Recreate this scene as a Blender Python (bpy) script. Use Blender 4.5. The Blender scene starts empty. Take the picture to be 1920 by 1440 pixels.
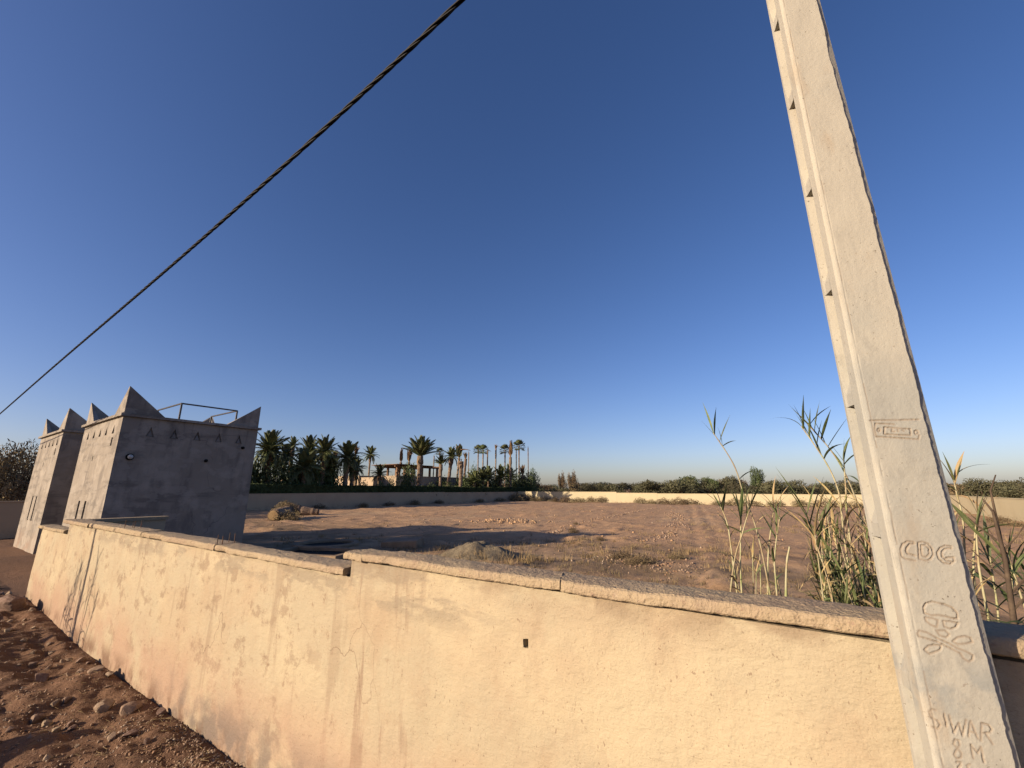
import bpy, bmesh, math, random
import numpy as np
from mathutils import Vector, Matrix, noise as mnoise

# ------------------------------------------------------------------ scene basics
# World axes: x runs along the roadside wall, y runs from the road into the plot, z up.
sc = bpy.context.scene
C = sc.collection
rng = np.random.default_rng(7)
random.seed(7)
EYE = 2.3
HEAD = math.radians(35.0)                       # camera heading, turned left of +y
cam_d = bpy.data.cameras.new('camera'); cam = bpy.data.objects.new('camera', cam_d); C.objects.link(cam)
cam_d.sensor_fit = 'HORIZONTAL'; cam_d.sensor_width = 36.0; cam_d.lens = 15.0
cam_d.clip_start = 0.05; cam_d.clip_end = 6000
cam.location = (0, 0, EYE)
cam.rotation_euler = (math.pi/2 + math.atan(197/800), 0, HEAD)
sc.camera = cam

SUN_EL = math.radians(17.0)
LX, LY = 0.465, 0.885                           # horizontal travel direction of the sunlight
sun_vec = Vector((-LX*math.cos(SUN_EL), -LY*math.cos(SUN_EL), math.sin(SUN_EL))).normalized()   # towards the sun
world = bpy.data.worlds.new('World'); sc.world = world; world.use_nodes = True
wn = world.node_tree.nodes; wl = world.node_tree.links
sky = wn.new('ShaderNodeTexSky'); sky.sky_type = 'NISHITA'; sky.sun_disc = False
sky.sun_elevation = SUN_EL; sky.sun_rotation = math.atan2(sun_vec.x, sun_vec.y)
sky.altitude = 0; sky.air_density = 0.85; sky.dust_density = 1.05; sky.ozone_density = 1.2
bg = wn['Background']; bg.inputs['Strength'].default_value = 0.073
sky_wb = wn.new('ShaderNodeMix'); sky_wb.data_type = 'RGBA'; sky_wb.blend_type = 'MULTIPLY'; sky_wb.inputs['Factor'].default_value = 1.0
sky_wb.inputs['B'].default_value = (1.0, 0.94, 1.20, 1)                # camera white balance, the same for the whole sky
sky_sat = wn.new('ShaderNodeHueSaturation'); sky_sat.inputs['Saturation'].default_value = 1.22; wl.new(sky.outputs['Color'], sky_sat.inputs['Color'])
wl.new(sky_sat.outputs['Color'], sky_wb.inputs['A']); wl.new(sky_wb.outputs['Result'], bg.inputs['Color'])
sun_d = bpy.data.lights.new('sun', 'SUN'); sun = bpy.data.objects.new('sun', sun_d); C.objects.link(sun)
sun_d.energy = 5.0; sun_d.angle = math.radians(0.53); sun_d.color = (1.0, 0.81, 0.585)
sun.rotation_euler = (-sun_vec).to_track_quat('-Z', 'Y').to_euler(); sun.location = (-10, -20, 12)
vs = sc.view_settings
vs.view_transform = 'Standard'; vs.look = 'None'; vs.exposure = 0.72; vs.gamma = 1.0; vs.use_curve_mapping = False
sc.cycles.max_bounces = 6; sc.cycles.diffuse_bounces = 1; sc.cycles.use_denoising = True

# ------------------------------------------------------------------ helpers
def tag(o, label=None, cat=None, group=None, kind=None):
    if label: o['label'] = label
    if cat: o['category'] = cat
    if group: o['group'] = group
    if kind: o['kind'] = kind
    return o

def empty(name, loc, label, cat, group=None, rotz=0.0):
    o = bpy.data.objects.new(name, None); C.objects.link(o)
    o.location = loc; o.rotation_euler = (0, 0, rotz); o.empty_display_size = 0.2
    return tag(o, label, cat, group)

def link(name, me, parent=None, loc=None, mat=None):
    o = bpy.data.objects.new(name, me); C.objects.link(o)
    if parent: o.parent = parent
    if loc is not None: o.location = loc
    if mat is not None and len(me.materials) == 0: me.materials.append(mat)
    return o

def mesh_np(name, V, F, mat=None, smooth=False):
    V = np.asarray(V, np.float32); F = np.asarray(F, np.int32)
    me = bpy.data.meshes.new(name)
    n, k = F.shape
    me.vertices.add(len(V)); me.vertices.foreach_set('co', V.ravel())
    me.loops.add(n*k); me.loops.foreach_set('vertex_index', F.ravel())
    me.polygons.add(n); me.polygons.foreach_set('loop_start', np.arange(0, n*k, k, dtype=np.int32))
    if smooth: me.polygons.foreach_set('use_smooth', np.ones(n, bool))
    me.update(calc_edges=True); me.validate()
    if mat: me.materials.append(mat)
    return me

class MB:
    """collects boxes, prisms and tubes and builds ONE mesh"""
    def __init__(s): s.v = []; s.f = []
    def add(s, verts, faces):
        o = len(s.v); s.v += [tuple(p) for p in verts]; s.f += [tuple(i+o for i in f) for f in faces]; return s
    def box(s, x0, x1, y0, y1, z0, z1):
        return s.add([(x0,y0,z0),(x1,y0,z0),(x1,y1,z0),(x0,y1,z0),(x0,y0,z1),(x1,y0,z1),(x1,y1,z1),(x0,y1,z1)],
                     [(0,3,2,1),(4,5,6,7),(0,1,5,4),(1,2,6,5),(2,3,7,6),(3,0,4,7)])
    def prism(s, poly, d):
        n = len(poly); d = Vector(d)
        P = [Vector(p) for p in poly]
        return s.add(P + [p+d for p in P], [tuple(range(n))[::-1], tuple(range(n, 2*n))] +
                     [(i, (i+1) % n, n+(i+1) % n, n+i) for i in range(n)])
    def tube(s, pts, rad, k=6, cap=True):
        pts = [Vector(p) for p in pts]; n = len(pts)
        if not hasattr(rad, '__len__'): rad = [rad]*n
        rings = []; up = None
        for i, p in enumerate(pts):
            t = (pts[min(i+1, n-1)] - pts[max(i-1, 0)]).normalized()
            if up is None:
                up = t.orthogonal().normalized()
            up = (up - t*up.dot(t))
            up = up.normalized() if up.length > 1e-6 else t.orthogonal().normalized()
            w = t.cross(up)
            rings.append([p + (up*math.cos(2*math.pi*j/k) + w*math.sin(2*math.pi*j/k))*rad[i] for j in range(k)])
        vs_ = [q for r in rings for q in r]; fs = []
        for i in range(n-1):
            for j in range(k):
                fs.append((i*k+j, i*k+(j+1) % k, (i+1)*k+(j+1) % k, (i+1)*k+j))
        if cap: fs += [tuple(range(k))[::-1], tuple((n-1)*k+j for j in range(k))]
        return s.add(vs_, fs)
    def mesh(s, name, mat=None, smooth=False):
        me = bpy.data.meshes.new(name); me.from_pydata(s.v, [], s.f); me.update()
        bm = bmesh.new(); bm.from_mesh(me); bmesh.ops.recalc_face_normals(bm, faces=bm.faces); bm.to_mesh(me); bm.free()
        if smooth: me.polygons.foreach_set('use_smooth', np.ones(len(me.polygons), bool))
        if mat: me.materials.append(mat)
        return me
    def obj(s, name, mat, parent=None, loc=None, smooth=False):
        return link(name, s.mesh(name, mat, smooth), parent, loc)

def copy_tree(o, parent=None):
    c = o.copy(); C.objects.link(c); c.parent = parent
    for ch in list(o.children): copy_tree(ch, c)
    return c

# numpy noise -----------------------------------------------------------------
def _h(ix, iy, iz, seed):
    n = (ix*374761393 + iy*668265263 + iz*2147483647 + seed*974634777) & 0xFFFFFFFF
    n = ((n ^ (n >> 13))*1274126177) & 0xFFFFFFFF
    n = (n ^ (n >> 16)) & 0xFFFFFFFF
    return n.astype(np.float64)/4294967295.0*2-1
def vnoise(x, y, z=0.0, seed=0):
    x = np.asarray(x, float); y = np.asarray(y, float); z = np.broadcast_to(np.asarray(z, float), x.shape)
    ix, iy, iz = (np.floor(q).astype(np.int64) for q in (x, y, z))
    fx, fy, fz = x-ix, y-iy, z-iz
    fx, fy, fz = (f*f*f*(f*(f*6-15)+10) for f in (fx, fy, fz))
    r = 0
    for dx in (0, 1):
        for dy in (0, 1):
            for dz in (0, 1):
                w = (fx if dx else 1-fx)*(fy if dy else 1-fy)*(fz if dz else 1-fz)
                r = r + w*_h(ix+dx, iy+dy, iz+dz, seed)
    return r
def fbm(x, y, z=0.0, oct=4, seed=0, gain=0.5):
    r = 0; a = 1.0; f = 1.0
    for i in range(oct):
        r = r + a*vnoise(np.asarray(x)*f, np.asarray(y)*f, np.asarray(z)*f, seed+i*17); a *= gain; f *= 2.03
    return r

# materials -------------------------------------------------------------------
def M(name, base, rough=0.9, layers=(), bumps=(), spec=0.15, coord='Object', metal=0.0, rand=0.0, attr=None, sub=None):
    m = bpy.data.materials.new(name); m.use_nodes = True
    nt = m.node_tree; N = nt.nodes; L = nt.links
    b = N['Principled BSDF']
    b.inputs['Roughness'].default_value = rough; b.inputs['Metallic'].default_value = metal
    b.inputs['Specular IOR Level'].default_value = spec
    tc = N.new('ShaderNodeTexCoord'); src = tc.outputs[coord]
    def mapped(scale, loc=(0, 0, 0)):
        mp = N.new('ShaderNodeMapping'); L.new(src, mp.inputs['Vector'])
        mp.inputs['Scale'].default_value = scale if hasattr(scale, '__len__') else (scale,)*3
        mp.inputs['Location'].default_value = loc
        return mp.outputs['Vector']
    def tex(kind, scale, detail, rough_, loc=(0, 0, 0), dist=0.0):
        v = mapped(scale, loc)
        if kind == 'crack':
            nz = N.new('ShaderNodeTexNoise'); nz.inputs['Scale'].default_value = 2.2; nz.inputs['Detail'].default_value = 5; L.new(v, nz.inputs['Vector'])
            sc_ = N.new('ShaderNodeVectorMath'); sc_.operation = 'SCALE'; sc_.inputs['Scale'].default_value = .55; L.new(nz.outputs['Color'], sc_.inputs[0])
            ad = N.new('ShaderNodeVectorMath'); ad.operation = 'ADD'; L.new(v, ad.inputs[0]); L.new(sc_.outputs[0], ad.inputs[1])
            t = N.new('ShaderNodeTexVoronoi'); t.feature = 'DISTANCE_TO_EDGE'; t.inputs['Scale'].default_value = 1; L.new(ad.outputs[0], t.inputs['Vector']); return t.outputs['Distance']
        if kind == 'voronoi':
            t = N.new('ShaderNodeTexVoronoi'); t.inputs['Scale'].default_value = 1; L.new(v, t.inputs['Vector']); return t.outputs['Distance']
        t = N.new('ShaderNodeTexNoise'); t.inputs['Scale'].default_value = 1; t.inputs['Detail'].default_value = detail
        t.inputs['Roughness'].default_value = rough_; t.inputs['Distortion'].default_value = dist
        L.new(v, t.inputs['Vector']); return t.outputs['Fac']
    def math_(op, a, b_, clamp=False):
        n = N.new('ShaderNodeMath'); n.operation = op; n.use_clamp = clamp
        for i, q in enumerate((a, b_)):
            if isinstance(q, (int, float)): n.inputs[i].default_value = q
            else: L.new(q, n.inputs[i])
        return n.outputs[0]
    def rng_(v, lo, hi):
        n = N.new('ShaderNodeMapRange'); n.interpolation_type = 'SMOOTHSTEP'
        n.inputs['From Min'].default_value = lo; n.inputs['From Max'].default_value = hi
        L.new(v, n.inputs['Value']); return n.outputs['Result']
    sep = None
    def axis(i):
        nonlocal sep
        if sep is None:
            sep = N.new('ShaderNodeSeparateXYZ'); L.new(src, sep.inputs[0])
        return sep.outputs[i]
    rgb = N.new('ShaderNodeRGB'); rgb.outputs[0].default_value = (*base, 1); col = rgb.outputs[0]
    for i, ly in enumerate(layers):
        if 'attr' in ly:
            at = N.new('ShaderNodeAttribute'); at.attribute_name = ly['attr']; f = rng_(at.outputs['Fac'], ly['lo'], ly['hi'])
        else:
            f = rng_(tex(ly.get('kind', 'noise'), ly['scale'], ly.get('detail', 5), ly.get('rough', 0.6), (i*3.1, i*7.7, i*1.3), ly.get('dist', 0.0)), ly['lo'], ly['hi'])
        f = math_('MULTIPLY', f, ly.get('fac', 1.0))
        for (ax, lo, hi) in ly.get('mask', ()):      # smooth window along an axis; lo>hi inverts
            f = math_('MULTIPLY', f, rng_(axis(ax), lo, hi))
        if 'mnoise' in ly:
            s_, lo, hi = ly['mnoise']
            f = math_('MULTIPLY', f, rng_(tex('noise', s_, 3, .5, (i*5.3, 2.2, i*2.9)), lo, hi))
        mx = N.new('ShaderNodeMix'); mx.data_type = 'RGBA'
        L.new(f, mx.inputs['Factor']); L.new(col, mx.inputs['A']); mx.inputs['B'].default_value = (*ly['col'], 1)
        col = mx.outputs['Result']
    if rand:
        oi = N.new('ShaderNodeObjectInfo'); hs = N.new('ShaderNodeHueSaturation')
        L.new(math_('ADD', math_('MULTIPLY', oi.outputs['Random'], 2*rand), 1-rand), hs.inputs['Value'])
        L.new(math_('ADD', math_('MULTIPLY', oi.outputs['Random'], rand*0.12), 0.5-rand*0.06), hs.inputs['Hue'])
        L.new(col, hs.inputs['Color']); col = hs.outputs['Color']
    L.new(col, b.inputs['Base Color'])
    prev = None
    for (s_, strength, detail, dist) in bumps:
        kind = 'noise'
        if isinstance(s_, tuple) and s_[0] == 'v': kind = 'voronoi'; s_ = s_[1]
        bp = N.new('ShaderNodeBump'); bp.inputs['Strength'].default_value = strength; bp.inputs['Distance'].default_value = dist
        L.new(tex(kind, s_, detail, .6, (1.7, 9.1, 4.4)), bp.inputs['Height'])
        if prev is not None: L.new(prev, bp.inputs['Normal'])
        prev = bp.outputs['Normal']
    if prev is not None: L.new(prev, b.inputs['Normal'])
    return m

CREAM = (0.345, 0.292, 0.202)
mat_soil = M('red_soil', (0.142, 0.080, 0.048), 0.95,
    [dict(scale=.5, lo=.0, hi=.01, col=(0.40, 0.25, 0.142), fac=1.0, mask=((1, 4.5, 12),)),
     dict(scale=.35, lo=.4, hi=.65, col=(0.40, 0.258, 0.15), fac=.6, mask=((1, 4, 12),)), dict(scale=1.7, lo=.50, hi=.68, col=(0.19, 0.105, 0.065), fac=.45),
     dict(scale=(.25, .09, 1), lo=.5, hi=.66, col=(0.42, 0.292, 0.175), fac=.6, mask=((1, 5, 9),)),
     dict(scale=(.9, .22, 1), lo=.55, hi=.68, col=(0.30, 0.20, 0.115), fac=.6, mask=((1, 5, 12),)),
     dict(scale=1.1, lo=.5, hi=.66, col=(0.115, 0.066, 0.042), fac=.7, mask=((1, 4.0, 2.3),)),
     dict(scale=(.35, .5, 1), lo=.38, hi=.58, col=(0.19, 0.13, 0.075), fac=.85, mask=((1, 23, 14),(1, 5, 8))),
     dict(scale=22, lo=.58, hi=.7, col=(0.30, 0.20, 0.135), fac=.5), dict(scale=60, lo=.6, hi=.7, col=(0.10, 0.06, 0.04), fac=.6)],
    [(5, .5, 8, .06), (35, .9, 7, .02), (150, .9, 4, .006)])
mat_wall = M('cream_plaster', CREAM, 0.93,
    [dict(scale=(1.1, 1.1, 1.6), lo=.42, hi=.66, col=(0.345, 0.27, 0.18), fac=.8),
     dict(scale=(.7, .7, .9), lo=.48, hi=.66, col=(0.40, 0.335, 0.225), fac=.7),
     dict(scale=(2.6, 2.6, 1.5), lo=.50, hi=.70, col=(0.30, 0.225, 0.15), fac=.55, detail=9, rough=.7),
     dict(scale=6, lo=.57, hi=.68, col=(0.215, 0.15, 0.10), fac=.85, detail=9, rough=.72, mask=((0, -1.6, -3.4),)),
     dict(scale=(2.8, 2.8, 3.4), lo=.53, hi=.60, col=(0.225, 0.165, 0.112), fac=.7, detail=10, rough=.75, mask=((0, -2.6, -4.2),)),
     dict(scale=(7, 7, .8), lo=.54, hi=.64, col=(0.225, 0.16, 0.11), fac=.75, mask=((0, -3.5, -2.9), (0, -2.0, -2.5)), detail=8),
     dict(scale=(4, 4, .5), lo=.58, hi=.66, col=(0.25, 0.19, 0.13), fac=.6, mask=((0, -2.2, -3.4),), detail=7),
     dict(scale=(2.2, 2.2, 7), lo=.46, hi=.57, col=(0.225, 0.185, 0.135), fac=.65, mask=((2, 1.40, 1.54), (0, -1.2, -2.2)), detail=7, rough=.65),
     dict(scale=(3.0, 3.0, 4), lo=.42, hi=.60, col=(0.225, 0.17, 0.115), fac=.75, mask=((2, 1.60, 1.755),), detail=7),
     dict(scale=1.5, lo=.3, hi=.6, col=(0.31, 0.205, 0.145), fac=.8, mask=((2, .95, .2),), detail=6),
     dict(scale=2.2, lo=.43, hi=.58, col=(0.15, 0.12, 0.10), fac=.85, mask=((2, .55, .12), (0, -7.0, -5.4)), detail=8),
     dict(scale=(3, 3, 2), lo=.43, hi=.58, col=(0.15, 0.09, 0.06), fac=.85, mask=((2, .26, .03),), detail=8),
     dict(kind='crack', scale=(.9, .9, .6), lo=.005, hi=.001, col=(0.16, 0.11, 0.075), fac=.6, mask=((0, -2.3, -3.0),), mnoise=(1.1, .48, .6)),
     dict(scale=70, lo=.65, hi=.72, col=(0.15, 0.10, 0.065), fac=.7, detail=3, mnoise=(2.0, .40, .58)),
     dict(scale=(60, 60, 36), lo=.675, hi=.72, col=(0.16, 0.105, 0.07), fac=.6, detail=2, mnoise=(3.0, .4, .52)),
     dict(scale=(160, 160, 90), lo=.66, hi=.72, col=(0.17, 0.11, 0.07), fac=.6, detail=2)],
    [((3, 3, 3), .35, 5, .05), ((20, 20, 34), .55, 7, .014), (110, .6, 5, .005)])
mat_wall_far = M('far_cream_plaster', (0.42, 0.36, 0.235), 0.93, [dict(scale=.5, lo=.4, hi=.7, col=(0.37, 0.31, 0.20), fac=.6), dict(scale=(3, 3, 4), lo=.45, hi=.65, col=(0.28, 0.20, 0.13), fac=.6, mask=((2, .5, .05),))], [(8, .3, 5, .02)])
mat_wall_back = M('buff_plaster', (0.40, 0.305, 0.205), 0.93, [dict(scale=.5, lo=.4, hi=.7, col=(0.34, 0.25, 0.17), fac=.7), dict(scale=(3, 3, 4), lo=.45, hi=.65, col=(0.20, 0.135, 0.09), fac=.7, mask=((2, .6, .05),))], [(8, .3, 5, .02)])
mat_coping = M('rough_concrete_coping', (0.31, 0.242, 0.158), 0.95,
    [dict(scale=2.5, lo=.45, hi=.65, col=(0.27, 0.20, 0.14), fac=.7), dict(scale=45, lo=.55, hi=.68, col=(0.23, 0.16, 0.115), fac=.7, detail=4),
     dict(scale=30, lo=.62, hi=.72, col=(0.38, 0.31, 0.22), fac=.6), dict(scale=.9, lo=.5, hi=.66, col=(0.345, 0.275, 0.185), fac=.6)],
    [(12, .22, 6, .02), (55, .8, 5, .012), (('v', 90), .45, 2, .006)])
mat_tower = M('grey_render', (0.23, 0.20, 0.165), 0.92,
    [dict(scale=.8, lo=.4, hi=.66, col=(0.27, 0.24, 0.203), fac=.85), dict(scale=(2.2, 2.2, .7), lo=.5, hi=.68, col=(0.15, 0.132, 0.115), fac=.8, detail=7),
     dict(scale=(.5, .5, 3.5), lo=.52, hi=.64, col=(0.145, 0.128, 0.11), fac=.7, detail=6), dict(scale=1.2, lo=.35, hi=.6, col=(0.25, 0.17, 0.125), fac=.75, mask=((2, .9, .1),)),
     dict(scale=(5, 5, .35), lo=.53, hi=.63, col=(0.15, 0.132, 0.115), fac=.7, mask=((2, 2.6, 4.4),), detail=6), dict(scale=(1.2, 1.2, 2.2), lo=.56, hi=.585, col=(0.28, 0.25, 0.215), fac=.5, detail=3), dict(kind='crack', scale=(.55, .55, .5), lo=.007, hi=.002, col=(0.09, 0.08, 0.07), fac=.5, mnoise=(.7, .48, .6)),
     dict(scale=1.6, lo=.52, hi=.66, col=(0.315, 0.28, 0.235), fac=.7)],
    [(2.5, .2, 5, .06), (30, .3, 6, .012)])
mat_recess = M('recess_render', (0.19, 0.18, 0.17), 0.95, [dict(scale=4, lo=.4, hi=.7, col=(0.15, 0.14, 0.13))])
mat_dark = M('dark_interior', (0.012, 0.011, 0.010), 0.9)  # near-black: paints in the shade inside slits, pit and well; also black fittings
mat_pole = M('grey_concrete', (0.315, 0.302, 0.262), 0.88,
    [dict(scale=3.0, lo=.42, hi=.66, col=(0.36, 0.345, 0.295), fac=.8), dict(scale=(14, 14, 9), lo=.52, hi=.7, col=(0.24, 0.228, 0.20), fac=.75, detail=9, rough=.7),
     dict(scale=1.0, lo=-.2, hi=0, col=(0.365, 0.335, 0.275), fac=.6, mask=((2, 2.3, 3.4),)),
     dict(scale=95, lo=.67, hi=.71, col=(0.10, 0.08, 0.06), fac=.8, detail=2, mnoise=(9, .45, .55)), dict(scale=(5, 5, 1.5), lo=.56, hi=.66, col=(0.30, 0.235, 0.165), fac=.4, detail=6),
     dict(scale=60, lo=.66, hi=.74, col=(0.20, 0.165, 0.13), fac=.6, detail=3), dict(scale=1.1, lo=.5, hi=.65, col=(0.265, 0.27, 0.25), fac=.6),
     dict(scale=9, lo=.42, hi=.58, col=(0.20, 0.21, 0.205), fac=.65, mask=((2, 1.62, 1.70), (2, 1.84, 1.75)), detail=4),
     dict(attr='dirt', lo=.05, hi=1.0, col=(0.215, 0.168, 0.125), fac=.65)],
    [((9, 9, 6), .18, 6, .010), (70, .4, 5, .004), (260, .3, 3, .0018)])
mat_steel = M('rusty_steel', (0.10, 0.075, 0.06), 0.7, [dict(scale=30, lo=.45, hi=.65, col=(0.16, 0.08, 0.045))], metal=.4)
mat_rail = M('dark_painted_metal', (0.05, 0.05, 0.052), 0.5, [dict(scale=8, lo=.5, hi=.7, col=(0.09, 0.07, 0.06))], spec=.4)
mat_cable = M('black_cable_sheath', (0.004, 0.004, 0.005), 0.6, [dict(scale=20, lo=.5, hi=.7, col=(0.006, 0.006, 0.007))], spec=.12)
mat_white = M('white_plastic', (0.42, 0.42, 0.40), 0.35, [dict(scale=20, lo=.5, hi=.8, col=(0.33, 0.33, 0.31))], spec=.4)
mat_stone = M('field_stone', (0.22, 0.15, 0.105), 0.9, [dict(scale=3, lo=.4, hi=.65, col=(0.28, 0.205, 0.15)), dict(scale=14, lo=.5, hi=.7, col=(0.15, 0.09, 0.06), fac=.7)], [(20, .4, 6, .02)], rand=.28)
mat_pale_stone = M('pale_rubble', (0.27, 0.19, 0.135), 0.92, [dict(scale=2, lo=.4, hi=.6, col=(0.22, 0.135, 0.085)), dict(scale=5, lo=.5, hi=.7, col=(0.36, 0.29, 0.22))])
mat_grey_gravel = M('grey_gravel', (0.155, 0.125, 0.085), 0.95, [dict(scale=9, lo=.42, hi=.62, col=(0.20, 0.165, 0.11)), dict(scale=40, lo=.5, hi=.7, col=(0.11, 0.095, 0.075))], [(25, .8, 6, .05)])
mat_slab = M('weathered_slab', (0.20, 0.145, 0.095), 0.92, [dict(scale=2, lo=.4, hi=.65, col=(0.25, 0.18, 0.12))], [(20, .3, 6, .02)])
mat_straw = M('dry_straw', (0.27, 0.20, 0.105), 0.9, [dict(scale=1.0, lo=.4, hi=.65, col=(0.19, 0.13, 0.07))])
mat_brush = M('dry_brush', (0.135, 0.098, 0.058), 0.95, [dict(scale=1.3, lo=.42, hi=.62, col=(0.185, 0.14, 0.08)), dict(scale=6, lo=.5, hi=.7, col=(0.09, 0.065, 0.04))], rand=.2)
mat_frond = M('palm_frond_green', (0.07, 0.085, 0.032), 0.6, [dict(scale=1.4, lo=.45, hi=.65, col=(0.11, 0.115, 0.045))], spec=.3, rand=.3)
mat_frond_dry = M('palm_frond_dry', (0.27, 0.175, 0.095), 0.9, [dict(scale=2, lo=.4, hi=.65, col=(0.17, 0.105, 0.06))], rand=.2)
mat_trunk = M('palm_trunk', (0.21, 0.15, 0.105), 0.95, [dict(scale=(3, 3, 9), lo=.45, hi=.62, col=(0.11, 0.078, 0.055)), dict(scale=2, lo=.55, hi=.7, col=(0.28, 0.21, 0.15))], [((8, 8, 16), .8, 5, .08)], rand=.15)
mat_leaf = M('dark_leaf', (0.052, 0.075, 0.026), 0.65, [dict(scale=.9, lo=.42, hi=.64, col=(0.085, 0.105, 0.038)), dict(scale=5, lo=.55, hi=.7, col=(0.12, 0.13, 0.05), fac=.6)], spec=.25, rand=.25)
mat_olive = M('grey_green_leaf', (0.075, 0.074, 0.042), 0.75, [dict(scale=.45, lo=.42, hi=.62, col=(0.10, 0.09, 0.052)), dict(scale=3, lo=.55, hi=.7, col=(0.065, 0.062, 0.036))], rand=.3)
mat_bark = M('bark', (0.12, 0.09, 0.065), 0.95, [dict(scale=(6, 6, 2), lo=.45, hi=.65, col=(0.07, 0.05, 0.035))])
mat_hedge = M('hedge_leaf', (0.036, 0.052, 0.02), 0.7, [dict(scale=2.0, lo=.45, hi=.65, col=(0.055, 0.075, 0.028))])
mat_cane = M('pale_reed_cane', (0.33, 0.30, 0.185), 0.6, [dict(scale=(4, 4, 9), lo=.42, hi=.62, col=(0.26, 0.19, 0.105), fac=.8), dict(scale=(3, 3, 5), lo=.56, hi=.66, col=(0.20, 0.24, 0.08), fac=.7)], spec=.3, rand=.15)
mat_blade = M('reed_blade', (0.085, 0.105, 0.04), 0.55, [dict(scale=5, lo=.45, hi=.65, col=(0.125, 0.14, 0.06)), dict(scale=2.2, lo=.6, hi=.7, col=(0.30, 0.25, 0.13))], spec=.3, rand=.25)
mat_blade_dry = M('dry_reed_blade', (0.34, 0.265, 0.14), 0.8, [dict(scale=6, lo=.45, hi=.65, col=(0.34, 0.23, 0.11))], rand=.2)
mat_blade_dark = M('dark_reed_blade', (0.05, 0.07, 0.026), 0.6, [dict(scale=5, lo=.45, hi=.65, col=(0.085, 0.105, 0.04))], spec=.3, rand=.2)
mat_twig = M('dark_twig', (0.07, 0.05, 0.036), 0.9, [dict(scale=12, lo=.45, hi=.65, col=(0.11, 0.08, 0.055))])
mat_villa = M('villa_render', (0.32, 0.25, 0.175), 0.9, [dict(scale=.8, lo=.4, hi=.7, col=(0.38, 0.30, 0.22), fac=.7)])
mat_timber = M('pergola_timber', (0.17, 0.10, 0.06), 0.8, [dict(scale=(2, 2, 8), lo=.45, hi=.65, col=(0.11, 0.065, 0.04))])

# ------------------------------------------------------------------ ground
def graded(lo, hi, c0, c1, h, g):
    """grid lines: step h inside [c0, c1], growing by g per metre outside"""
    a = list(np.arange(c0, c1, h)); s = h; x = c1; up = []
    while x < hi: up.append(x); s = h + g*(x-c1); x += s
    up.append(hi); dn = []; x = c0; 
    while x > lo:
        s = h + g*(c0-x); x -= s; dn.append(x)
    return np.array(dn[::-1] + a + up)
def _verge(x, y):
    z = 0.055*fbm(x*1.3, y*1.7, seed=11, oct=3) + 0.022*fbm(x*6, y*6, seed=23, oct=3) + 0.05*(0.5-np.abs(fbm(x*2.1+.6*y, y*3.2-.4*x, seed=31, oct=2)))
    # earth heaped against the wall foot and low heaps along the verge
    z = z + 0.10*np.clip(1-(2.2-y)/.55, 0, 1)*(0.55+0.45*fbm(x*.9, y*0+1, seed=41, oct=2))
    z = z + 0.42*np.exp(-((y-.05)/.42)**2)*np.clip((-5.6-x)/1.2, 0, 1)*np.clip(.62+.6*fbm(x*.75, y*.4, seed=57, oct=3), .15, 1)   # added bank out of view, shaped to throw long shadows over the verge
    return z + 0.13*np.clip(fbm(x*.55+3, y*.8, seed=51, oct=2)-.15, 0, 1)
def _field(x, y):
    z = 0.05*np.clip(fbm(x*.5, y*.5, seed=61, oct=4), -.3, 1) + 0.022*np.abs(fbm(x*2.2, y*2.2, seed=71, oct=3))
    w = np.clip(fbm(x, y, seed=81, oct=1)+.4, 0, 1)
    for off in (0.0, 1.1):                                            # wheel ruts running down the plot
        cx = -5.5 + off - (y-24)*0.23
        z = z - 0.03*np.exp(-((x-cx)/.28)**2) + 0.03*np.exp(-((x-cx-.5)/.25)**2)*w
    return z + 0.10*np.clip(fbm(x*.9, y*.9, seed=91, oct=3)-.25, 0, 1)  # tilled clods
def ground_z(x, y):
    x = np.asarray(x, float); y = np.asarray(y, float); z = np.zeros_like(x)
    far = np.clip((np.hypot(x, y)-90)/200, 0, 1)
    out = np.clip((2.2-y)/.2, 0, 1)*np.clip((x+40)/10, 0, 1)*np.clip(1-(np.hypot(x+6, y-1.2)-5)/25, 0, 1)
    fld = np.clip((y-3)/2, 0, 1)*np.clip((76-y)/4, 0, 1)*(1-far)
    k = far < 1; z[k] += 0.05*fbm(x[k]*.22, y[k]*.22, seed=3, oct=2)*(1-far[k])
    k = out > 0; z[k] += out[k]*_verge(x[k], y[k])
    k = (fld > 0) & (x > -60) & (x < 30); z[k] += fld[k]*_field(x[k], y[k])
    return z
gx = graded(-2500, 2500, -12.5, -3.6, .027, .0105)
gy = graded(-400, 4000, .35, 2.4, .027, .0105)
X, Y = np.meshgrid(gx, gy); nx, ny = len(gx), len(gy)
Zg = ground_z(X.ravel(), Y.ravel())
idx = np.arange(nx*ny).reshape(ny, nx)
Fg = np.stack([idx[:-1, :-1], idx[:-1, 1:], idx[1:, 1:], idx[1:, :-1]], -1).reshape(-1, 4)
ground = link('ground', mesh_np('ground', np.c_[X.ravel(), Y.ravel(), Zg], Fg, mat_soil, True))
tag(ground, 'reddish brown bare earth of the plot and roadside', None, kind='structure')
Zgrid = Zg.reshape(ny, nx)
def ground_z(x, y):                                                  # from here on: height read off the built sheet
    x = np.asarray(x, float); y = np.asarray(y, float)
    i = np.clip(np.searchsorted(gx, x)-1, 0, nx-2); j = np.clip(np.searchsorted(gy, y)-1, 0, ny-2)
    u = (x-gx[i])/(gx[i+1]-gx[i]); v = (y-gy[j])/(gy[j+1]-gy[j])
    return Zgrid[j, i]*(1-u)*(1-v)+Zgrid[j, i+1]*u*(1-v)+Zgrid[j+1, i]*(1-u)*v+Zgrid[j+1, i+1]*u*v
def gz(x, y): return float(ground_z(np.array([x]), np.array([y]))[0])

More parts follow.
